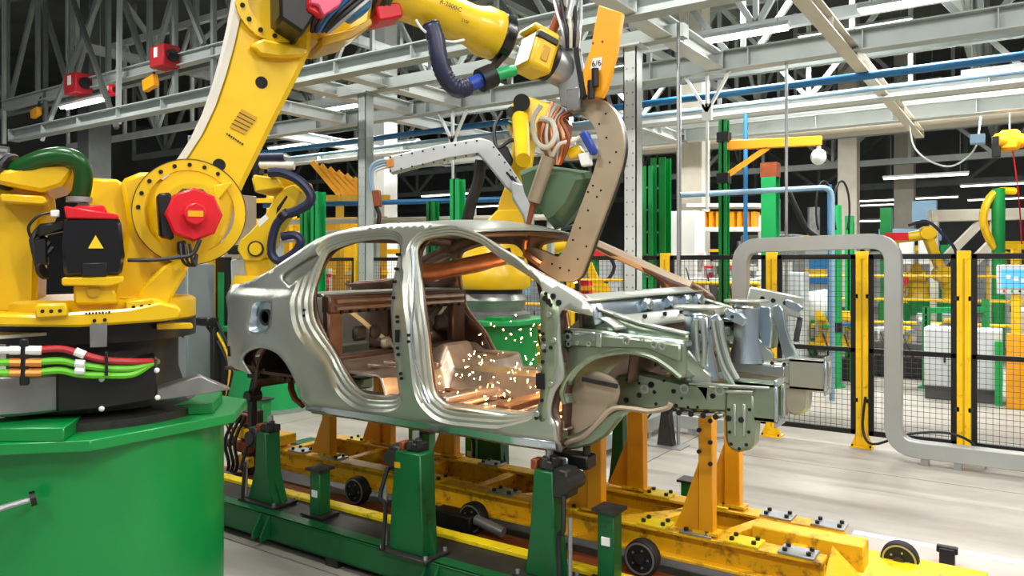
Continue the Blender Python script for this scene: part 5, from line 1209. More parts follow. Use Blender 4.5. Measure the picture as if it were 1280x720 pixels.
# ---- right: beyond the fence
cab0 = cabinet(g(986, 11.6), .5, .4, zy(340, 11.6), 'tall white machine cabinet with a round inspection dial behind the mesh', doors=1, plinth=.1)
p = g(982, 11.3); p = g(990, 11.6)+V(-.1, -.22, zy(372, 11.4)); MB().lathe(p, [(.07, 0), (.07, -.03), (.04, -.04)], (0, 1, 0), 16).build('inspection_dial', 'dark_steel', cab0)
p = g(1023, 12.2); t = thing('round_tank', 'round white horizontal tank on legs beside the tall white cabinet', 'tank', p)
MB().cyl(V(p.x, p.y-.3, 1.1), V(p.x, p.y+.5, 1.1), .24, n=24).build('shell', 'white', t); MB().lathe(V(p.x, p.y-.3, 1.1), [(.24, 0), (.16, -.06), (.02, -.08)], (0, 1, 0), 24).build('end_cap', 'white', t)
for sx in (-1, 1): MB().ab((p.x+sx*.18-.03, p.y-.1, 0), (p.x+sx*.18+.03, p.y, .95)).build('leg', 'green', t)
p = g(1046, 10.9); t = thing('green_standpipe', 'green round standpipe with a blue pipe bent away at its foot', 'standpipe', p)
MB().cyl(p, p+ZU*2.6, .065, n=16).build('pipe', 'green_bright', t); MB().cyl(p, p+ZU*.02, .12, n=16).build('flange', 'green_bright', t); MB().cyl(p+ZU*.78, p+ZU*.92, .075, n=16).build('band', 'black', t)
b = g(1037, 10.9); MB().tube(rounded([b+ZU*2.9, b+ZU*.9, b+ZU*.9+RT*.4], .08), .03, 8, smooth=False).build('blue_branch', 'blue_pipe', t)
fixture(g(1042, 11.7), 'green and yellow welding fixture on a black bench behind the mesh door', ['green', 'rail_yellow', 'green', 'rail_yellow', 'robot_yellow', 'green_bright'], .8, .5, .5, 0, 3, tall=.62)
fixture(g(1135, 11.8), 'dark bench fixture with white vise blocks beside the guard rails', ['black', 'plinth', 'steel', 'white', 'cabinet_grey', 'rail_yellow'], 1.3, .5, .5, 0, 4, tall=.5)
railing(g(1120, 13.2), g(1290, 12.2), (.75, 1.15, 1.55), 'yellow three-bar guard rail behind the white low cabinet', sp=.75)
railing(g(985, 13.6), g(1110, 13.2), (.75, 1.15, 1.55), 'yellow three-bar guard rail behind the mesh door', sp=.8)
railing(g(842, 10.4), g(948, 10.2), (.6, 1.05, 1.5), 'yellow guard rail behind the front rail of the car body', sp=.6)
cabinet(g(1204, 9.9), .86, .45, .93, 'white low three-door cabinet on dark plinth behind the mesh', doors=3, plinth=.17)
cabinet(g(1296, 9.6), .5, .45, 1.2, 'white cabinet beside the control screen', doors=1, plinth=.1)
p = g(1270, 9.3); t = thing('operator_console', 'white operator panel with lit blue screen on a yellow post', 'control panel', p)
MB().box(p+V(0, 0, .45), (.2, .2, .9)).build('post', 'orange_yellow', t, bevel=.006); MB().box(p+V(0, 0, 1.15), (.1, .1, .5)).build('neck', 'rail_yellow', t)
pa = MB().box(p+V(0, -.02, 1.57), (.4, .1, .36)).build('housing', 'cabinet', t, bevel=.012); MB().box(p+V(0, -.073, 1.585), (.3, .008, .22)).build('screen', 'screen', pa)
for k in range(3): MB().box(p+V(-.08+.08*k, -.0785, 1.6-.02*k), (.05, .004, .05)).build('screen_tile', 'label_white', pa)
for k in range(4): MB().cyl(p+V(-.12+.08*k, -.07, 1.43), p+V(-.12+.08*k, -.085, 1.43), .014, n=8).build('button', ('red', 'green_bright', 'black', 'black')[k], pa)
for sx in (-1, 1): MB().box(p+V(sx*.18, .05, .4), (.08, .08, .8)).build('frame_leg', 'green_bright', t)
fp0 = column(g(1232, 11), 1.25, .1, 'green frame post left of the white low cabinet doors', 'green'); column(g(1158, 10.8), 1.15, .1, 'green frame post right behind the duct portal leg', 'green')
MB_ = MB().bar(g(1158, 10.8)+ZU*1.1, g(1232, 11)+ZU*1.1, .08, .08).build('cross_tube', 'green_bright', fp0)
# machines further back
p = g(1140, 18); t = thing('portal_machine', 'pale blue steel portal frame with white motor units in the far cell', 'frame', p)
for dx in (-.55, .55): MB().box(p+RT*dx+ZU*1.5, (.16, .16, 3.0)).build('upright', 'blue_pale', t)
MB().bar(p-RT*.75+ZU*2.45, p+RT*.65+ZU*2.45, .2, .28).build('cross_beam', 'blue_pale', t, bevel=.01); MB().bar(p-RT*.55+ZU*1.9, p+RT*.55+ZU*1.9, .1, .14).build('cross_beam', 'blue_pale', t)
for k in range(2): MB().box(p+RT*(-.2+.45*k)-FW*.15+ZU*2.1, (.3, .25, .7)).build('motor_unit', 'white', t, bevel=.02)
MB().box(p+RT*.3+ZU*3.0, (.5, .3, .5)).build('upper_box', 'blue_pale', t)
p = g(1205, 16.5); t = thing('cream_gantry', 'cream steel gantry with diagonal brace in the far cell', 'gantry', p)
for dx in (-.65, .65): MB().box(p+RT*dx+ZU*1.4, (.16, .16, 2.8)).build('upright', 'cream', t)
MB().bar(p-RT*.75+ZU*2.8, p+RT*1.5+ZU*2.85, .2, .25).build('top_beam', 'cream', t, bevel=.01); MB().bar(p-RT*.4+ZU*1.9, p+RT*.4+ZU*2.7, .1, .16).build('brace', 'cream', t); MB().bar(p+RT*.2+ZU*1.8, p+RT*.6+ZU*2.2, .1, .2).build('brace', 'cream', t)
p = g(1248, 14); t = thing('swing_hoist', 'green mast with a curved yellow swing arm', 'hoist arm', p)
MB().cyl(p, p+ZU*3.15, .11, n=14).build('mast', 'green', t); MB().tube([p+ZU*1.9+RT*.2, p+ZU*2.1-RT*.1, p+ZU*2.6-RT*.28, p+ZU*3.05-RT*.1, p+ZU*3.1+RT*.3], .07, 8).build('swing_arm', 'rail_yellow', t)
MB().bar(p+ZU*2.08, p+ZU*2.08+RT*.45, .1, .1).build('bracket', 'rail_yellow', t); MB().bar(p+ZU*2.08+RT*.35, p+ZU*1.0+RT*.35, .12, .12).build('drop_leg', 'rail_yellow', t)
p = g(1262, 12.5); z = zy(176, 12.5); t = thing('orange_hoist', 'orange electric chain hoist hanging under the cream duct', 'hoist', V(p.x, p.y, z))
MB().box(V(p.x, p.y, z), (.3, .3, .34)).build('housing', 'orange_yellow', t, bevel=.05); MB().cyl(V(p.x, p.y, z)-RT*.22, V(p.x, p.y, z)+RT*.2, .12, n=14).build('motor', 'orange_yellow', t); MB().box(V(p.x, p.y, z-.1)-RT*.22, (.12, .12, .34)).build('control_box', 'black', t, bevel=.01)
MB().cyl(V(p.x, p.y, z+.15), V(p.x, p.y, 4.42), .015, n=6).build('suspension', 'steel', t); MB().tube([V(p.x, p.y, z-.15)+RT*.05, V(p.x, p.y, z-.9)+RT*.15, V(p.x, p.y, z-1.7)+RT*.2], .012, 6).build('pendant_cable', 'red', t)
small_robot(g(1195, 15), 200, .8, 'yellow robot with raised arm inside the cream gantry', 20, 1.0)
# ---- centre right: green posts, white columns, jib crane
column(g(826, 9.7), zy(198, 9.7), .2, 'tall dark green double column behind the windscreen pillar', 'green'); column(g(812, 9.6), zy(208, 9.6), .14, 'bright green bolted column beside the dark green double column', 'green_bright')
jm = column(g(905, 10), zy(150, 10), .11, 'slender green jib crane mast with black bands', 'green', holes=False)
p = g(905, 9.9)
p = g(905, 10)
for y in (172, 223): MB().box(V(p.x, p.y, zy(y, 10)), (.15, .15, .13)).build('mast_band', 'black', jm)
z = zy(182, 10); p = g(905, 10); q = g(1026, 10)
t = thing('jib_crane', 'yellow jib crane arm with diagonal strut on the slender green mast', 'crane', V(p.x, p.y, z-.5))
MB().bar(V(p.x, p.y, z), V(q.x, q.y, zy(176, 10)), .1, .12).build('jib', 'orange_yellow', t, bevel=.006); MB().bar(V(p.x, p.y, zy(222, 10)), V(*g(960, 10).xy, zy(184, 10)), .06, .07).build('strut', 'orange_yellow', t)
z2 = zy(196, 10); t = thing('globe_lamp', 'white globe work lamp hanging from the tip of the yellow jib', 'lamp', V(q.x, q.y, z2-.1))
MB().ball(V(q.x, q.y, z2)-RT*.03, .1, 16, 10, (1, 1, 1.1)).build('globe', 'bulb', t); MB().cyl(V(q.x, q.y, z2+.08)-RT*.03, V(q.x, q.y, zy(177, 10))-RT*.03, .03, n=10).build('socket', 'white', t)
tcol = column(g(963, 10.5), zy(222, 10.5), .2, 'wide teal green column with rusty head behind the duct portal', 'green_bright', holes=False)
p = g(963, 10.5); z = zy(222, 10.5); b = MB().box(V(p.x, p.y, z+.1), (.22, .2, .2)).build('column_head', 'rust', tcol)
column(g(1062, 12), zy(270, 12), .12, 'thin bright green column beside the blue drop pipe', 'green_bright', holes=False)
def wcol(px, d, w, y, label, mt='cream', top=10.2):
    p = g(px, d); t = thing('hall_column', label, 'column', p, 'hall columns')
    MB().box(p+ZU*top/2, (w, w, top)).build('shaft', mt, t, bevel=.01); MB().box(p+ZU*.15, (w*1.4, w*1.4, .3)).build('footing', 'plinth', t)
wcol(868, 16, .5, 0, 'wide cream hall column behind the dark green double column'); wcol(1061, 26, .6, 0, 'brownish hall column far beyond the globe lamp', 'cream'); wcol(1131, 30, .7, 0, 'pale pinkish hall column beyond the blue frame', 'cream'); wcol(480, 18, .45, 0, 'white hall column beyond the grey gantry post', 'white'); wcol(118, 17, .5, 0, 'dark hall column behind the red hoist boxes', 'beam_dark')
def ctp(name, pts, r, mt, label, cat='pipe', rr=.15):
    o = MB().tube(rounded(pts, rr) if len(pts) > 2 else pts, r, 10, smooth=False).build(name, mt); return tag(o, label, cat)
a, b = g(850, 9.5), g(1040, 9.8)
ctp('steel_pipe', [V(a.x, a.y, zy(244, 9.5)), V(b.x, b.y, zy(234, 9.8)), V(b.x, b.y, .0)], .035, 'blue_pale', 'pale steel pipe crossing the green masts and turning down to the floor')
ctp('blue_drop_pipe', [V(*g(932, 11).xy, 3.95), V(*g(932, 11).xy, .0)], .03, 'blue_pipe', 'blue vertical pipe dropping from the blue overhead main')
ctp('air_hose', smoothpts([V(*g(985, 10).xy, zy(238, 10)), V(*g(996, 10).xy, zy(262, 10)), V(*g(1010, 10).xy, zy(288, 10)), V(*g(1030, 10).xy, zy(300, 10)), V(*g(1040, 10).xy, zy(296, 10))], 6), .035, 'hose_black', 'thick black air hose sagging beside the blue pipe', 'hose', .01)
for k, (px, y0) in enumerate(((1052, 300), (1030, 305))):
    c = [V(*g(px+10*math.cos(t_), 10.2).xy, zy(262-36*math.sin(t_), 10.2)) for t_ in [PI*1.25-i*PI*1.5/14 for i in range(15)]]
    ctp('cable_loop', c, .014, 'hose_black', ('black cable loop hung from the pale steel pipe by the globe lamp', 'black cable loop hung from the pale steel pipe by the thick hose')[k], 'cable', .01)
t = thing('sagging_cable', 'white cable sagging below the cream duct', 'cable', V(*g(1190, 12).xy, 3.2)); MB().tube([V(*g(x, 12.5).xy, zy(y, 12.5)) for x, y in ((1136, 150), (1142, 182), (1160, 200), (1185, 208), (1205, 200), (1220, 182), (1226, 146))], .015, 6).build('lead', 'white', t)
b = MB().box(V(*g(1222, 12).xy, zy(174, 12)), (.2, .2, .14)).build('junction_box', 'blue_pale'); tag(b, 'small pale blue junction box at the end of the sagging white cable', 'box')
# rack with orange parts, grey fixtures
p = g(905, 13); t = thing('parts_rack', 'white rack holding a row of orange part carriers', 'rack', p)
for dx in (-.65, .65): MB().box(p+RT*dx+ZU*1.3, (.1, .1, 2.6)).build('upright', 'white', t)
for z in (2.35, 2.75, 1.6): MB().bar(p-RT*.7+ZU*z, p+RT*.7+ZU*z, .5, .06).build('shelf', 'white', t)
for k in range(9): MB().box(p+RT*(-.42+.12*k)+ZU*2.52, (.06, .3, .26)).build('carrier', 'orange_yellow', t)
fixture(g(905, 11.4), 'grey fixture with red block and white hoses behind the slender green mast', ['cabinet_grey', 'white', 'white', 'red', 'steel', 'cream'], 1.0, .5, 1.5, 0, 6, tall=.45)
fixture(g(720, 10.6), 'yellow fixture with orange light in its colours behind the windscreen opening', ['robot_yellow', 'orange_yellow', 'rail_yellow', 'red', 'orange_yellow', 'green'], 1.0, .6, .9, 0, 7, tall=.6)  # orange light on a yellow machine is put into its colours
fixture(g(800, 11.2), 'yellow fixture beside the bright green bolted column', ['rail_yellow', 'cabinet_grey', 'rail_yellow', 'white', 'robot_yellow', 'red'], 1.0, .6, .8, 0, 8, tall=.7)
cabinet(g(857, 12.2), .5, .4, 2.6, 'tall white cabinet behind the dark green double column', 'white', plinth=.1)
cabinet(g(944, 12.3), .5, .4, 1.55, 'slim white cabinet behind the left duct portal leg', 'white', plinth=.1)
railing(g(560, 12.6), g(790, 12.3), (.6, 1.1, 1.5), 'yellow guard rail behind the windscreen opening', sp=.9)
small_robot(g(768, 12.8), 215, .85, 'yellow robot with navy hose half hidden by the white perforated column', 25, .7, ped='green')
# ---- centre: rails, posts behind the roof
for px, d, y, mt, l in ((398, 10.2, 240, 'green_bright', 'bright green post beyond the third robot'), (384, 10.6, 262, 'green', 'shorter green post beside the bright green post'), (572, 9.6, 224, 'green_bright', 'bright green channel post below the riveted gun arm'), (541, 11.5, 252, 'green', 'small green post behind the grey gantry column'), (574, 10.9, 262, 'green', 'green post seen through the front door window')):
    column(g(px, d), zy(y, d), .14, l, mt, holes=False)
a, b = g(330, 12.5), g(700, 11.0)
for z, mt, l, r in ((zy(254, 12), 'blue_pipe', 'teal blue pipe running behind the car roof', .04), (zy(276, 12), 'cream', 'cream pipe running below the teal blue pipe', .045), (zy(291, 12), 'cream', 'lower cream pipe running behind the car roof', .04), (zy(300, 12.4), 'steel', 'steel pipe running lowest behind the car roof', .04)):
    ctp('wall_pipe', [V(a.x, a.y, z), V(b.x, b.y, z)], r, mt, l)
for px in (350, 480, 600, 690):
    p = a.lerp(b, (px-330)/370); t = thing('pipe_support', 'grey pipe support post behind the car roof', 'post', p, 'pipe support posts'); MB().box(p+FW*.1+ZU*1.45, (.08, .08, 2.9)).build('post', 'beam_grey', t); MB().box(p+FW*.1+ZU*.01, (.2, .2, .02)).build('base_plate', 'beam_grey', t)
# yellow safety wall
p0, p1 = g(310, 15), g(485, 14.2); n = 6
t = thing('yellow_barrier', 'yellow framed safety wall of sheet panels behind the third robot', 'barrier', (p0+p1)/2)
for k in range(n):
    q0, q1 = p0.lerp(p1, k/n), p0.lerp(p1, (k+1)/n); c = (q0+q1)/2; dr = (q1-q0)
    MB().bar(c-dr*.46+ZU*1.5, c+dr*.46+ZU*1.5, .02, 2.3).build('panel', 'robot_ochre' if k % 2 else 'rail_yellow', t)
    MB().box(q0+ZU*1.55, (.1, .1, 3.1)).build('post', 'rail_yellow', t)
for z in (.3, 1.6, 2.3, 3.0): MB().bar(p0+ZU*z-FW*.05, p1+ZU*z-FW*.05, .06, .09).build('rail', 'rail_yellow', t)
p = g(425, 13.7); t = thing('orange_lattice', 'heap of orange slanted brackets on the yellow safety wall', 'brackets', V(p.x, p.y, 0))
MB().box(p+ZU*1.5, (.1, .1, 3.0)).build('stand', 'robot_ochre', t)
for k in range(6): MB().bar(p+RT*(-.5+.15*k)+ZU*(3.6-.06*k), p+RT*(.0+.15*k)+ZU*(3.0-.03*k), .05, .1).build('bracket', 'orange_yellow', t)
MB().bar(p-RT*.5+ZU*2.95, p+RT*.9+ZU*2.95, .1, .1).build('bearer', 'robot_ochre', t)
for k, px in enumerate((348, 402, 456)): fixture(g(px, (13.3, 12.9, 12.9)[k]), ('yellow fixture low behind the boot of the car', 'yellow and red fixture behind the rear window', 'yellow fixture with green lamps behind the centre pillar')[k], ['rail_yellow', 'robot_yellow', 'rail_yellow', 'cream', 'red' if k else 'green', 'green'], .62, .5, .9, 0, 20+k, tall=.8)
# ---- left: cabinets and carts behind the foreground robot
cabinet(g(238, 9.5), .34, .5, zy(330, 9.5), 'tall grey cabinet side panel behind the foreground robot', 'cabinet_grey', plinth=.1, rz=.3)
cabinet(g(208, 11), .4, .5, zy(330, 11), 'pale cabinet beside the tall grey panel', 'cabinet', plinth=.1)
p = g(279, 10); t = thing('light_curtain', 'black framed green light curtain panel with yellow edge', 'light curtain', p)
MB().box(p+ZU*.95, (.22, .1, 1.8)).build('frame', 'black', t); MB().box(p-FW*.06+ZU*1.2, (.12, .03, .9)).build('green_pane', 'green_bright', t); MB().box(p-RT*.15+ZU*.95, (.06, .1, 1.9)).build('yellow_edge', 'rail_yellow', t); MB().box(p+ZU*.02, (.4, .3, .04)).build('foot', 'black', t)
cabinet(g(288, 11), .35, .35, .95, 'white drum-like cabinet with yellow tag behind the light curtain', 'white', plinth=.05)
p = g(268, 7.4); t = thing('sensor_stand', 'thin black sensor stand with cables beside the yellow stop finger', 'stand', p)
MB().box(p+ZU*.62, (.06, .06, 1.24)).build('pole', 'black', t, bevel=.004); MB().box(p+ZU*.015, (.35, .3, .03)).build('foot', 'black', t); MB().box(p+ZU*1.2-RT*.1, (.25, .1, .08)).build('sensor_head', 'black', t, bevel=.01)
for k in range(3): MB().tube([p+ZU*1.2+RT*(-.1+.06*k), p+ZU*.8+RT*(.12+.03*k), p+ZU*.3+RT*.1, p+ZU*.03+RT*(.2+.05*k)], .014, 6).build('cable', ('hose_black', 'rail_yellow', 'hose_black')[k], t)
p = g(226, 8.4); t = thing('hose_bundle', 'coil of blue hoses lying on a white floor tray', 'hoses', p)
MB().box(p+ZU*.06, (1.0, .5, .12)).build('tray', 'white', t, bevel=.01)
for k in range(4): MB().tube([p+V(-.4, -.12+.06*k, .15+.03*(k % 2)), p+V(-.1, -.15+.08*k, .17), p+V(.2, -.1+.06*k, .15), p+V(.42, -.14+.07*k, .16)], .028, 8).build('hose', 'blue' if k % 2 else 'hose_navy', t)
# ---- far rows, one thing per machine
rnd = random.Random(11); kinds = 0
for row, d in enumerate((15.5, 18.5, 22, 26, 31)):
    for px in range(180, 1300, 52 if d < 20 else 44):
        px2 = px+rnd.uniform(-14, 14); p = g(px2, d+rnd.uniform(-.8, .8)); k = rnd.choice('AABBCCDDE'); s = rnd.uniform(.8, 1.25)
        if 300 < px2 < 490 and d < 19: continue
        if any((o_.location.xy-p.xy).length < (1.9 if k == 'E' else 1.2) for o_ in list(WL) if o_.parent is None and o_.location.z < 1.2): continue
        if k == 'A': cabinet(p, .7*s, .5, 1.5*s+.4, ('tall' if s > 1 else 'short')+' pale two-door switch cabinet in the distant machine rows', rnd.choice(('white', 'cabinet')), doors=2, plinth=.1, group='distant switch cabinets')
        elif k == 'B':
            t = thing('far_machine', ('tall' if s > 1 else 'low')+' yellow guarded machine frame in the distant machine rows', 'machine', p, 'distant yellow machines'); h = 1.9*s
            for sx in (-1, 1): MB().box(p+RT*sx*.4*s+ZU*h/2, (.1, .1, h)).build('upright', 'rail_yellow', t)
            for z in (.4, .7, 1.0): MB().bar(p-RT*.4*s+ZU*h*z*.97, p+RT*.4*s+ZU*h*z*.97, .08, .1).build('crossbar', 'robot_yellow', t)
            MB().box(p+ZU*.45*s+FW*.2, (.6*s, .4, .9*s)).build('housing', rnd.choice(('cabinet_grey', 'white', 'plinth')), t, bevel=.02)
        elif k == 'C':
            t = thing('far_machine', ('tall' if s > 1 else 'short')+' green machine post with clamps in the distant machine rows', 'machine', p, 'distant green machines'); h = 2.3*s
            MB().box(p+ZU*h/2, (.2, .2, h)).build('post', rnd.choice(('green', 'green_bright')), t); MB().box(p+ZU*.3, (.8, .6, .6)).build('base', 'cabinet_grey', t, bevel=.02)
            for z in (.5, .8): MB().box(p+ZU*h*z-FW*.2+RT*.1, (.4, .2, .15)).build('clamp', rnd.choice(('red', 'steel', 'robot_yellow')), t)
        elif k == 'D':
            t = thing('far_machine', ('tall' if s > 1 else 'short')+' grey boxy press with top cylinder in the distant machine rows', 'machine', p, 'distant grey machines')
            MB().box(p+ZU*1.0*s, (.9*s, .7, 2.0*s)).build('body', rnd.choice(('cabinet_grey', 'cabinet', 'beam_white')), t, bevel=.03); MB().box(p+ZU*1.3*s-FW*.4, (.4*s, .1, .5*s)).build('panel', rnd.choice(('blue_pale', 'blue_pipe', 'white')), t); MB().cyl(p+ZU*2.0*s, p+ZU*2.6*s, .15, n=12).build('cylinder', 'steel', t)
        else: small_robot(p, rnd.uniform(120, 300), .85*s, 'small yellow robot in the distant machine rows', rnd.uniform(5, 50), .6, group='distant robots')
p = g(301, 10.6); cabinet(p, .3, .3, zy(245, 10.6), 'tan upright box behind the lower end of the foreground arm', 'liner_tan', plinth=.1)
# ================================================================ OVERHEAD STEEL
ZG = 4.1
def gbeam(a, b, label, w=.18, h=.2, mt='beam_grey', group='gantry beams', end=True):
    a, b = Vector(a), Vector(b); t = thing('gantry_beam', label, 'beam', (a+b)/2, group)
    MB().ibeam(a+ZU*h/2, b+ZU*h/2, w, h, .016).build('section', mt, t)
    L = (b-a).length; n = max(2, int(L/1.2)); d = (b-a).normalized(); s = V(-d.y, d.x, 0)
    for k in range(1, n): q = a.lerp(b, k/n)+ZU*h/2; MB().bar(q-s*w*.45, q+s*w*.45, .012, h-.03).build('stiffener', mt, t)
    for q in (a, b): MB().bar(q+ZU*h/2-d*.006, q+ZU*h/2+d*.006, w*1.05, h*1.1).build('end_plate', mt, t)
    return t
gbeam((-16, 6.65, ZG), (3, 6.65, ZG), 'long grey gantry beam crossing above the third robot', .2, .2)
gbeam((-14, 9.1, ZG), (6, 9.1, ZG), 'long grey gantry beam behind the perforated columns', .2, .24)
gbeam((-8.1, 6.75, ZG+.02), (-8.1, 9.0, ZG+.02), 'short cross beam left of the grey gantry column', .2, .18, 'beam_white')
gbeam((-7.15, 6.75, ZG+.02), (-7.15, 9.0, ZG+.02), 'short cross beam above the grey gantry column', .2, .18, 'beam_white')
gbeam((-9.6, 6.75, ZG+.02), (-9.6, 9.0, ZG+.02), 'short cross beam behind the yellow foreground arm', .2, .18, 'beam_white')
gbeam((-5.0, 6.75, ZG+.02), (-5.0, 9.0, ZG+.02), 'short cross beam above the second robot', .2, .18, 'beam_white')
gbeam((-3.15, 4.2, ZG+.02), (-3.15, 9.0, ZG+.02), 'cross beam above the white perforated column', .2, .2, 'beam_white')
gbeam((-1.63, 4.0, ZG-.06), (-1.63, 15.5, ZG-.06), 'long narrow diagonal beam running to the cream duct', .14, .14, 'cream')
gbeam((.55, 6.75, ZG+.02), (.55, 13, ZG+.02), 'cross beam over the control screen', .16, .16, 'cream')
gbeam((-14, 11.4, ZG-.1), (7, 11.4, ZG-.1), 'white gantry beam below the blue overhead main', .3, .16, 'beam_white')
gbeam((-14, 12.6, ZG+.1), (8, 12.6, ZG+.1), 'grey gantry beam beyond the white gantry beam', .25, .2, 'beam_grey')
gbeam((-14, 14.2, ZG+.05), (9, 14.2, ZG+.05), 'far pale gantry beam next to the cream duct', .25, .25, 'beam_white')
gbeam((-11.5, 9.2, ZG), (-11.5, 14.2, ZG), 'far cross beam over the yellow safety wall', .18, .18, 'beam_white')
gbeam((-8.6, 9.2, ZG), (-8.6, 14.2, ZG), 'far cross beam above the teal blue pipe', .18, .18, 'beam_white')
gbeam((-5.6, 9.2, ZG), (-5.6, 14.2, ZG), 'far cross beam above the riveted gun arm', .18, .18, 'beam_white')
o = MB().cyl((-14, 9.85, 4.0), (7, 9.85, 4.0), .05, n=12).build('overhead_main', 'blue_pipe'); tag(o, 'long blue overhead pipe below the gantry', 'pipe')
o = MB().cyl((-14, 10.4, 3.95), (7, 10.4, 3.95), .03, n=10).build('overhead_main', 'blue_pale'); tag(o, 'thin pale overhead pipe behind the blue pipe', 'pipe')
o = MB().ab((-10, 16.6, 4.45), (14, 17.3, 4.95)).build('air_duct', 'cream', None, bevel=.06); tag(o, 'large cream air duct crossing the hall', 'duct')
o = MB().cyl((-12, 14.75, 4.6), (12, 14.75, 4.6), .2, n=20).build('round_duct', 'beam_white'); tag(o, 'round white pipe duct beside the cream air duct', 'duct')
# perforated columns
def pcol(px, Y, label, mt):
    p = onY(px, 300, Y); x = p.x; t = thing('gantry_column', label, 'column', (x, Y, 0), 'gantry columns'); w = .15
    m = MB(); m.ab((x-w/2, Y-w/2, .02), (x+w/2, Y-w/2+.012, ZG)); m.ab((x-w/2, Y-w/2, .02), (x-w/2+.012, Y+w/2, ZG)); m.ab((x+w/2-.012, Y-w/2, .02), (x+w/2, Y+w/2, ZG)); m.build('channel', mt, t)
    MB().ab((x-.16, Y-.16, 0), (x+.16, Y+.16, .02)).build('base_plate', mt, t); MB().ab((x-.14, Y-.14, ZG-.02), (x+.14, Y+.14, ZG)).build('head_plate', mt, t)
    for k in range(26):
        for s in (-1, 1): MB().cyl((x+s*.035, Y-w/2-.002, .6+.13*k), (x+s*.035, Y-w/2+.006, .6+.13*k), .011, n=6).build('perforation', 'cabinet_grey', t)
    return t
pcol(457, 7.5, 'grey perforated gantry column behind the rear door window', 'beam_grey'); pcol(791, 7.5, 'white perforated gantry column behind the welding gun', 'beam_white')
o = MB().ab((onY(457, 300, 7.5).x-.5, 7.43, 4.1), (onY(791, 300, 7.5).x+.6, 7.57, 4.24)).build('header_beam', 'beam_grey'); tag(o, 'grey header beam resting on the two perforated columns', 'beam')
# Y brackets (white splayed hangers)
def hanger(px, py, Y, label):
    p = onY(px, py, Y); t = thing('splayed_hanger', label, 'hanger', p, 'white splayed hangers')
    top = ZG if p.z < ZG else p.z+.8
    for s in (-1, 0, 1): MB().bar(p, V(p.x+s*.28, p.y, top), .05, .03).build('strap', 'white', t)
    MB().bar(p+V(-.06, 0, 0), p+V(.06, 0, 0), .05, .2).build('plate', 'white', t); MB().cyl(p+V(0, 0, -.05), p+V(0, 0, -1.2), .02, n=6).build('drop_rod', 'white', t)
hanger(566, 178, 9.1, 'white splayed hanger above the riveted gun arm'); hanger(884, 140, 9.1, 'white splayed hanger next to the white perforated column')
for px, Y, y1, l in ((850, 9.1, 330, 'thin steel drop rod beside the dark green double column'), (983, 9.1, 300, 'thin steel drop rod beside the wide teal column'), (848, 7.0, 330, 'thin steel conduit in front of the cream hall column')):
    p = onY(px, y1, Y); o = MB().cyl((p.x, p.y, 0.0), (p.x, p.y, ZG), .018, n=8).build('drop_rod', 'steel'); tag(o, l, 'rod')
# ---- hall trusses
def truss(a, b, z0, z1, label, n, mt='truss_grey', w=.1, group='roof trusses'):
    a, b = Vector(a), Vector(b); t = thing('roof_truss', label, 'truss', (*((a+b)/2).xy, z0), group); d = b-a
    for z, k in ((z0, 1.2), (z1, 1.2)): MB().bar(a+ZU*z, b+ZU*z, w*k, w*k*1.2).build('chord', mt, t)
    for i in range(n+1):
        q = a+d*i/n; MB().bar(q+ZU*z0, q+ZU*z1, w*.7, w*.7).build('vertical', mt, t)
        if i < n:
            r = a+d*(i+1)/n; MB().bar((q if i % 2 else r)+ZU*z0, (r if i % 2 else q)+ZU*z1, w*.7, w*.8).build('diagonal', mt, t)
    for i in range(0, n+1, max(1, n//4)): q = a+d*i/n; MB().bar(q+ZU*z1, q+ZU*10.2, w, w).build('roof_strut', mt, t)
    return t
truss((-20, 7.6, 0), (8, 7.6, 0), 5.1, 7.6, 'steel roof truss carrying the red hoist boxes', 20, 'truss_grey', .11)
truss((-22, 10.5, 0), (10, 10.5, 0), 5.0, 7.4, 'steel roof truss above the blue overhead pipe', 22, 'beam_white', .1)
truss((-24, 13.5, 0), (12, 13.5, 0), 5.2, 7.6, 'steel roof truss above the far pale gantry beam', 20, 'truss_grey', .12)
truss((-26, 17.5, 0), (14, 17.5, 0), 5.4, 7.8, 'steel roof truss above the cream air duct', 20, 'beam_grey', .12)
truss((-30, 23, 0), (18, 23, 0), 5.4, 7.8, 'steel roof truss beyond the cream air duct', 22, 'truss_grey', .13)
truss((-34, 30, 0), (22, 30, 0), 5.4, 7.8, 'steel roof truss in the distant hall', 22, 'beam_grey', .15)
truss((-40, 37, 0), (24, 37, 0), 5.2, 7.6, 'steel roof truss near the far wall', 22, 'truss_grey', .18)
for x, l in ((-16, 'lengthwise truss behind the red hoist boxes'), (-11, 'lengthwise truss behind the yellow foreground arm'), (-6.5, 'lengthwise truss above the second robot'), (-1.0, 'lengthwise truss above the long diagonal beam'), (4, 'lengthwise truss above the orange hoist')):
    truss((x, 7.8, 0), (x, 37, 0), 6.2, 8.4, l, 14, 'beam_grey', .12)
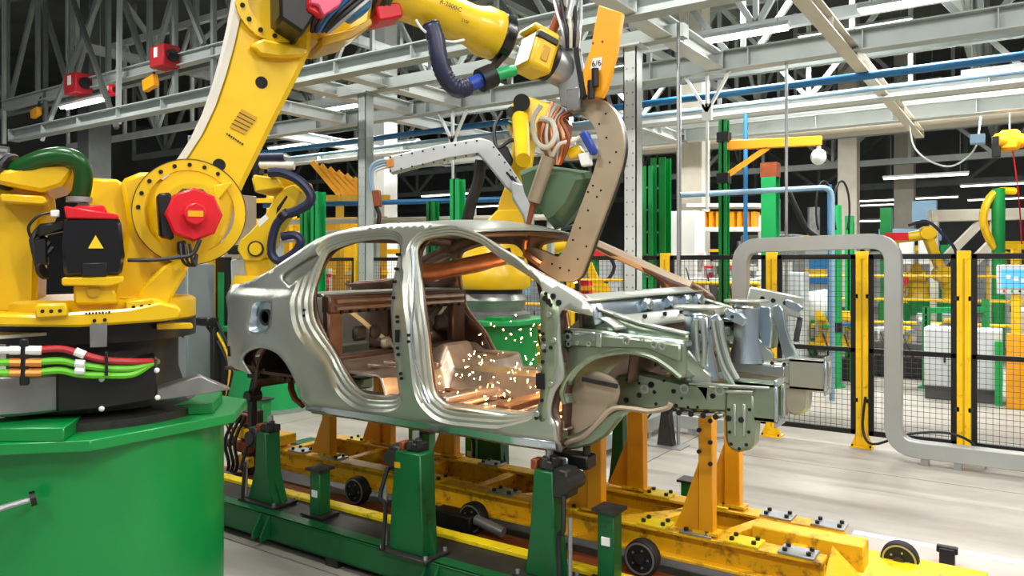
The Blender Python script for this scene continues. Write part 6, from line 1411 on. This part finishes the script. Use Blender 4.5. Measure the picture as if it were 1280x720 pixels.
# long raking struts in the upper left
for (x0, y0, x1, y1, Y, mt, l) in ((140, -40, 52, 175, 7.2, 'truss_grey', 'pale raking strut crossing the roof truss near the red boxes'), (78, -40, 146, 160, 7.0, 'beam_dark', 'dark raking strut crossing the roof truss near the red boxes'), (150, -30, 148, 155, 7.1, 'beam_grey', 'pale vertical hanger beside the red boxes'), (57, -30, 57, 168, 7.3, 'beam_dark', 'slim dark vertical hanger beside the pale raking strut'), (5, -30, 5, 180, 7.3, 'beam_grey', 'pale vertical hanger above the black hose boot'), (219, -30, 219, 130, 7.3, 'truss_grey', 'grey vertical hanger beside the front red hoist box'), (267, -30, 267, 110, 7.3, 'truss_grey', 'grey vertical hanger beside the glare-white arm edge'), (225, -20, 255, 55, 7.25, 'truss_grey', 'short diagonal strut between two grey hangers')):
    o = MB().bar(onY(x0, y0, Y), onY(x1, y1, Y), .07, .07).build('raking_strut' if x0 != x1 and abs(x0-x1) > 3 else 'roof_hanger', mt); tag(o, l, 'strut')
# hoist monorail
zm = 5.12; m = MB().ibeam((-18, 7.3, zm), (0, 7.3, zm), .16, .2, .02).build('monorail', 'beam_grey'); tag(m, 'hoist monorail beam carrying red and yellow boxes', 'monorail')
def hoistbox(px, py, s, label, mt='red_hoist', dz=0):
    p = onY(px, py, 7.15); t = thing('hoist_box', label, 'hoist box', p+V(0, 0, -.2*s), 'red hoist boxes')
    MB().box(p, (.42*s, .3*s, .36*s)).build('body', mt, t, bevel=.02)
    MB().box(p+V(.0, -.155*s, .05*s), (.1*s, .02, .16*s)).build('label_panel', 'label_white', t); MB().cyl(p+V(.21*s, 0, 0), p+V(.26*s, 0, 0), .1*s, n=14).build('end_drum', 'black', t); MB().bar(p+V(0, .1, .1), V(p.x, 7.3, zm), .05, .05).build('trolley', 'dark_steel', t)
hoistbox(206, 72, 1.0, 'dark red hoist box with white label nearest the yellow arm'); hoistbox(98, 106, 1.05, 'dark red hoist box above the glowing tube lamp'); hoistbox(140, 113, .5, 'small bright red hoist box between the raking struts', 'red')
for px, py, s, l in ((188, 104, 1, 'yellow plate box hung under the front red hoist box'), (45, 141, .8, 'yellow plate box hung near the far end of the monorail')):
    p = onY(px, py, 7.2); t = thing('festoon_box', l, 'box', p); MB().box(p, (.34*s, .1, .2*s), M=Matrix.Rotation(-.2, 3, 'Y')).build('plate', 'orange_yellow', t, bevel=.008); MB().bar(p, V(p.x, 7.3, zm), .03, .03).build('hook', 'dark_steel', t)
# ================================================================ WELDING SPARKS
rs = random.Random(5); m = MB()
for k in range(260):
    src = rs.random()
    x = rs.gauss(-2.45, .25); y = rs.uniform(3.25, 4.6); z = .98+abs(rs.gauss(0, .22))
    if src < .3: x, y, z = rs.gauss(-2.35, .12), rs.uniform(3.9, 4.7), rs.uniform(1.0, 1.55)
    x = max(-2.85, min(-2.0, x)); r = rs.uniform(.0018, .006)
    d = Vector((rs.gauss(0, .5), rs.gauss(0, .5), rs.gauss(-.5, .6))).normalized()*rs.uniform(.004, .025)
    m.cyl(Vector((x, y, z)), Vector((x, y, z))+d, r, r*.5, n=5)
o = m.build('weld_sparks', 'spark'); tag(o, 'shower of glowing orange weld sparks inside the front door opening', 'sparks', None, 'stuff')
ld = bpy.data.lights.new('spark_glow', 'POINT'); ld.energy = 11; ld.color = (1, .55, .2); ld.shadow_soft_size = .12
lo = bpy.data.objects.new('spark_glow', ld); col.objects.link(lo); lo.location = (-2.4, 4.0, 1.25)
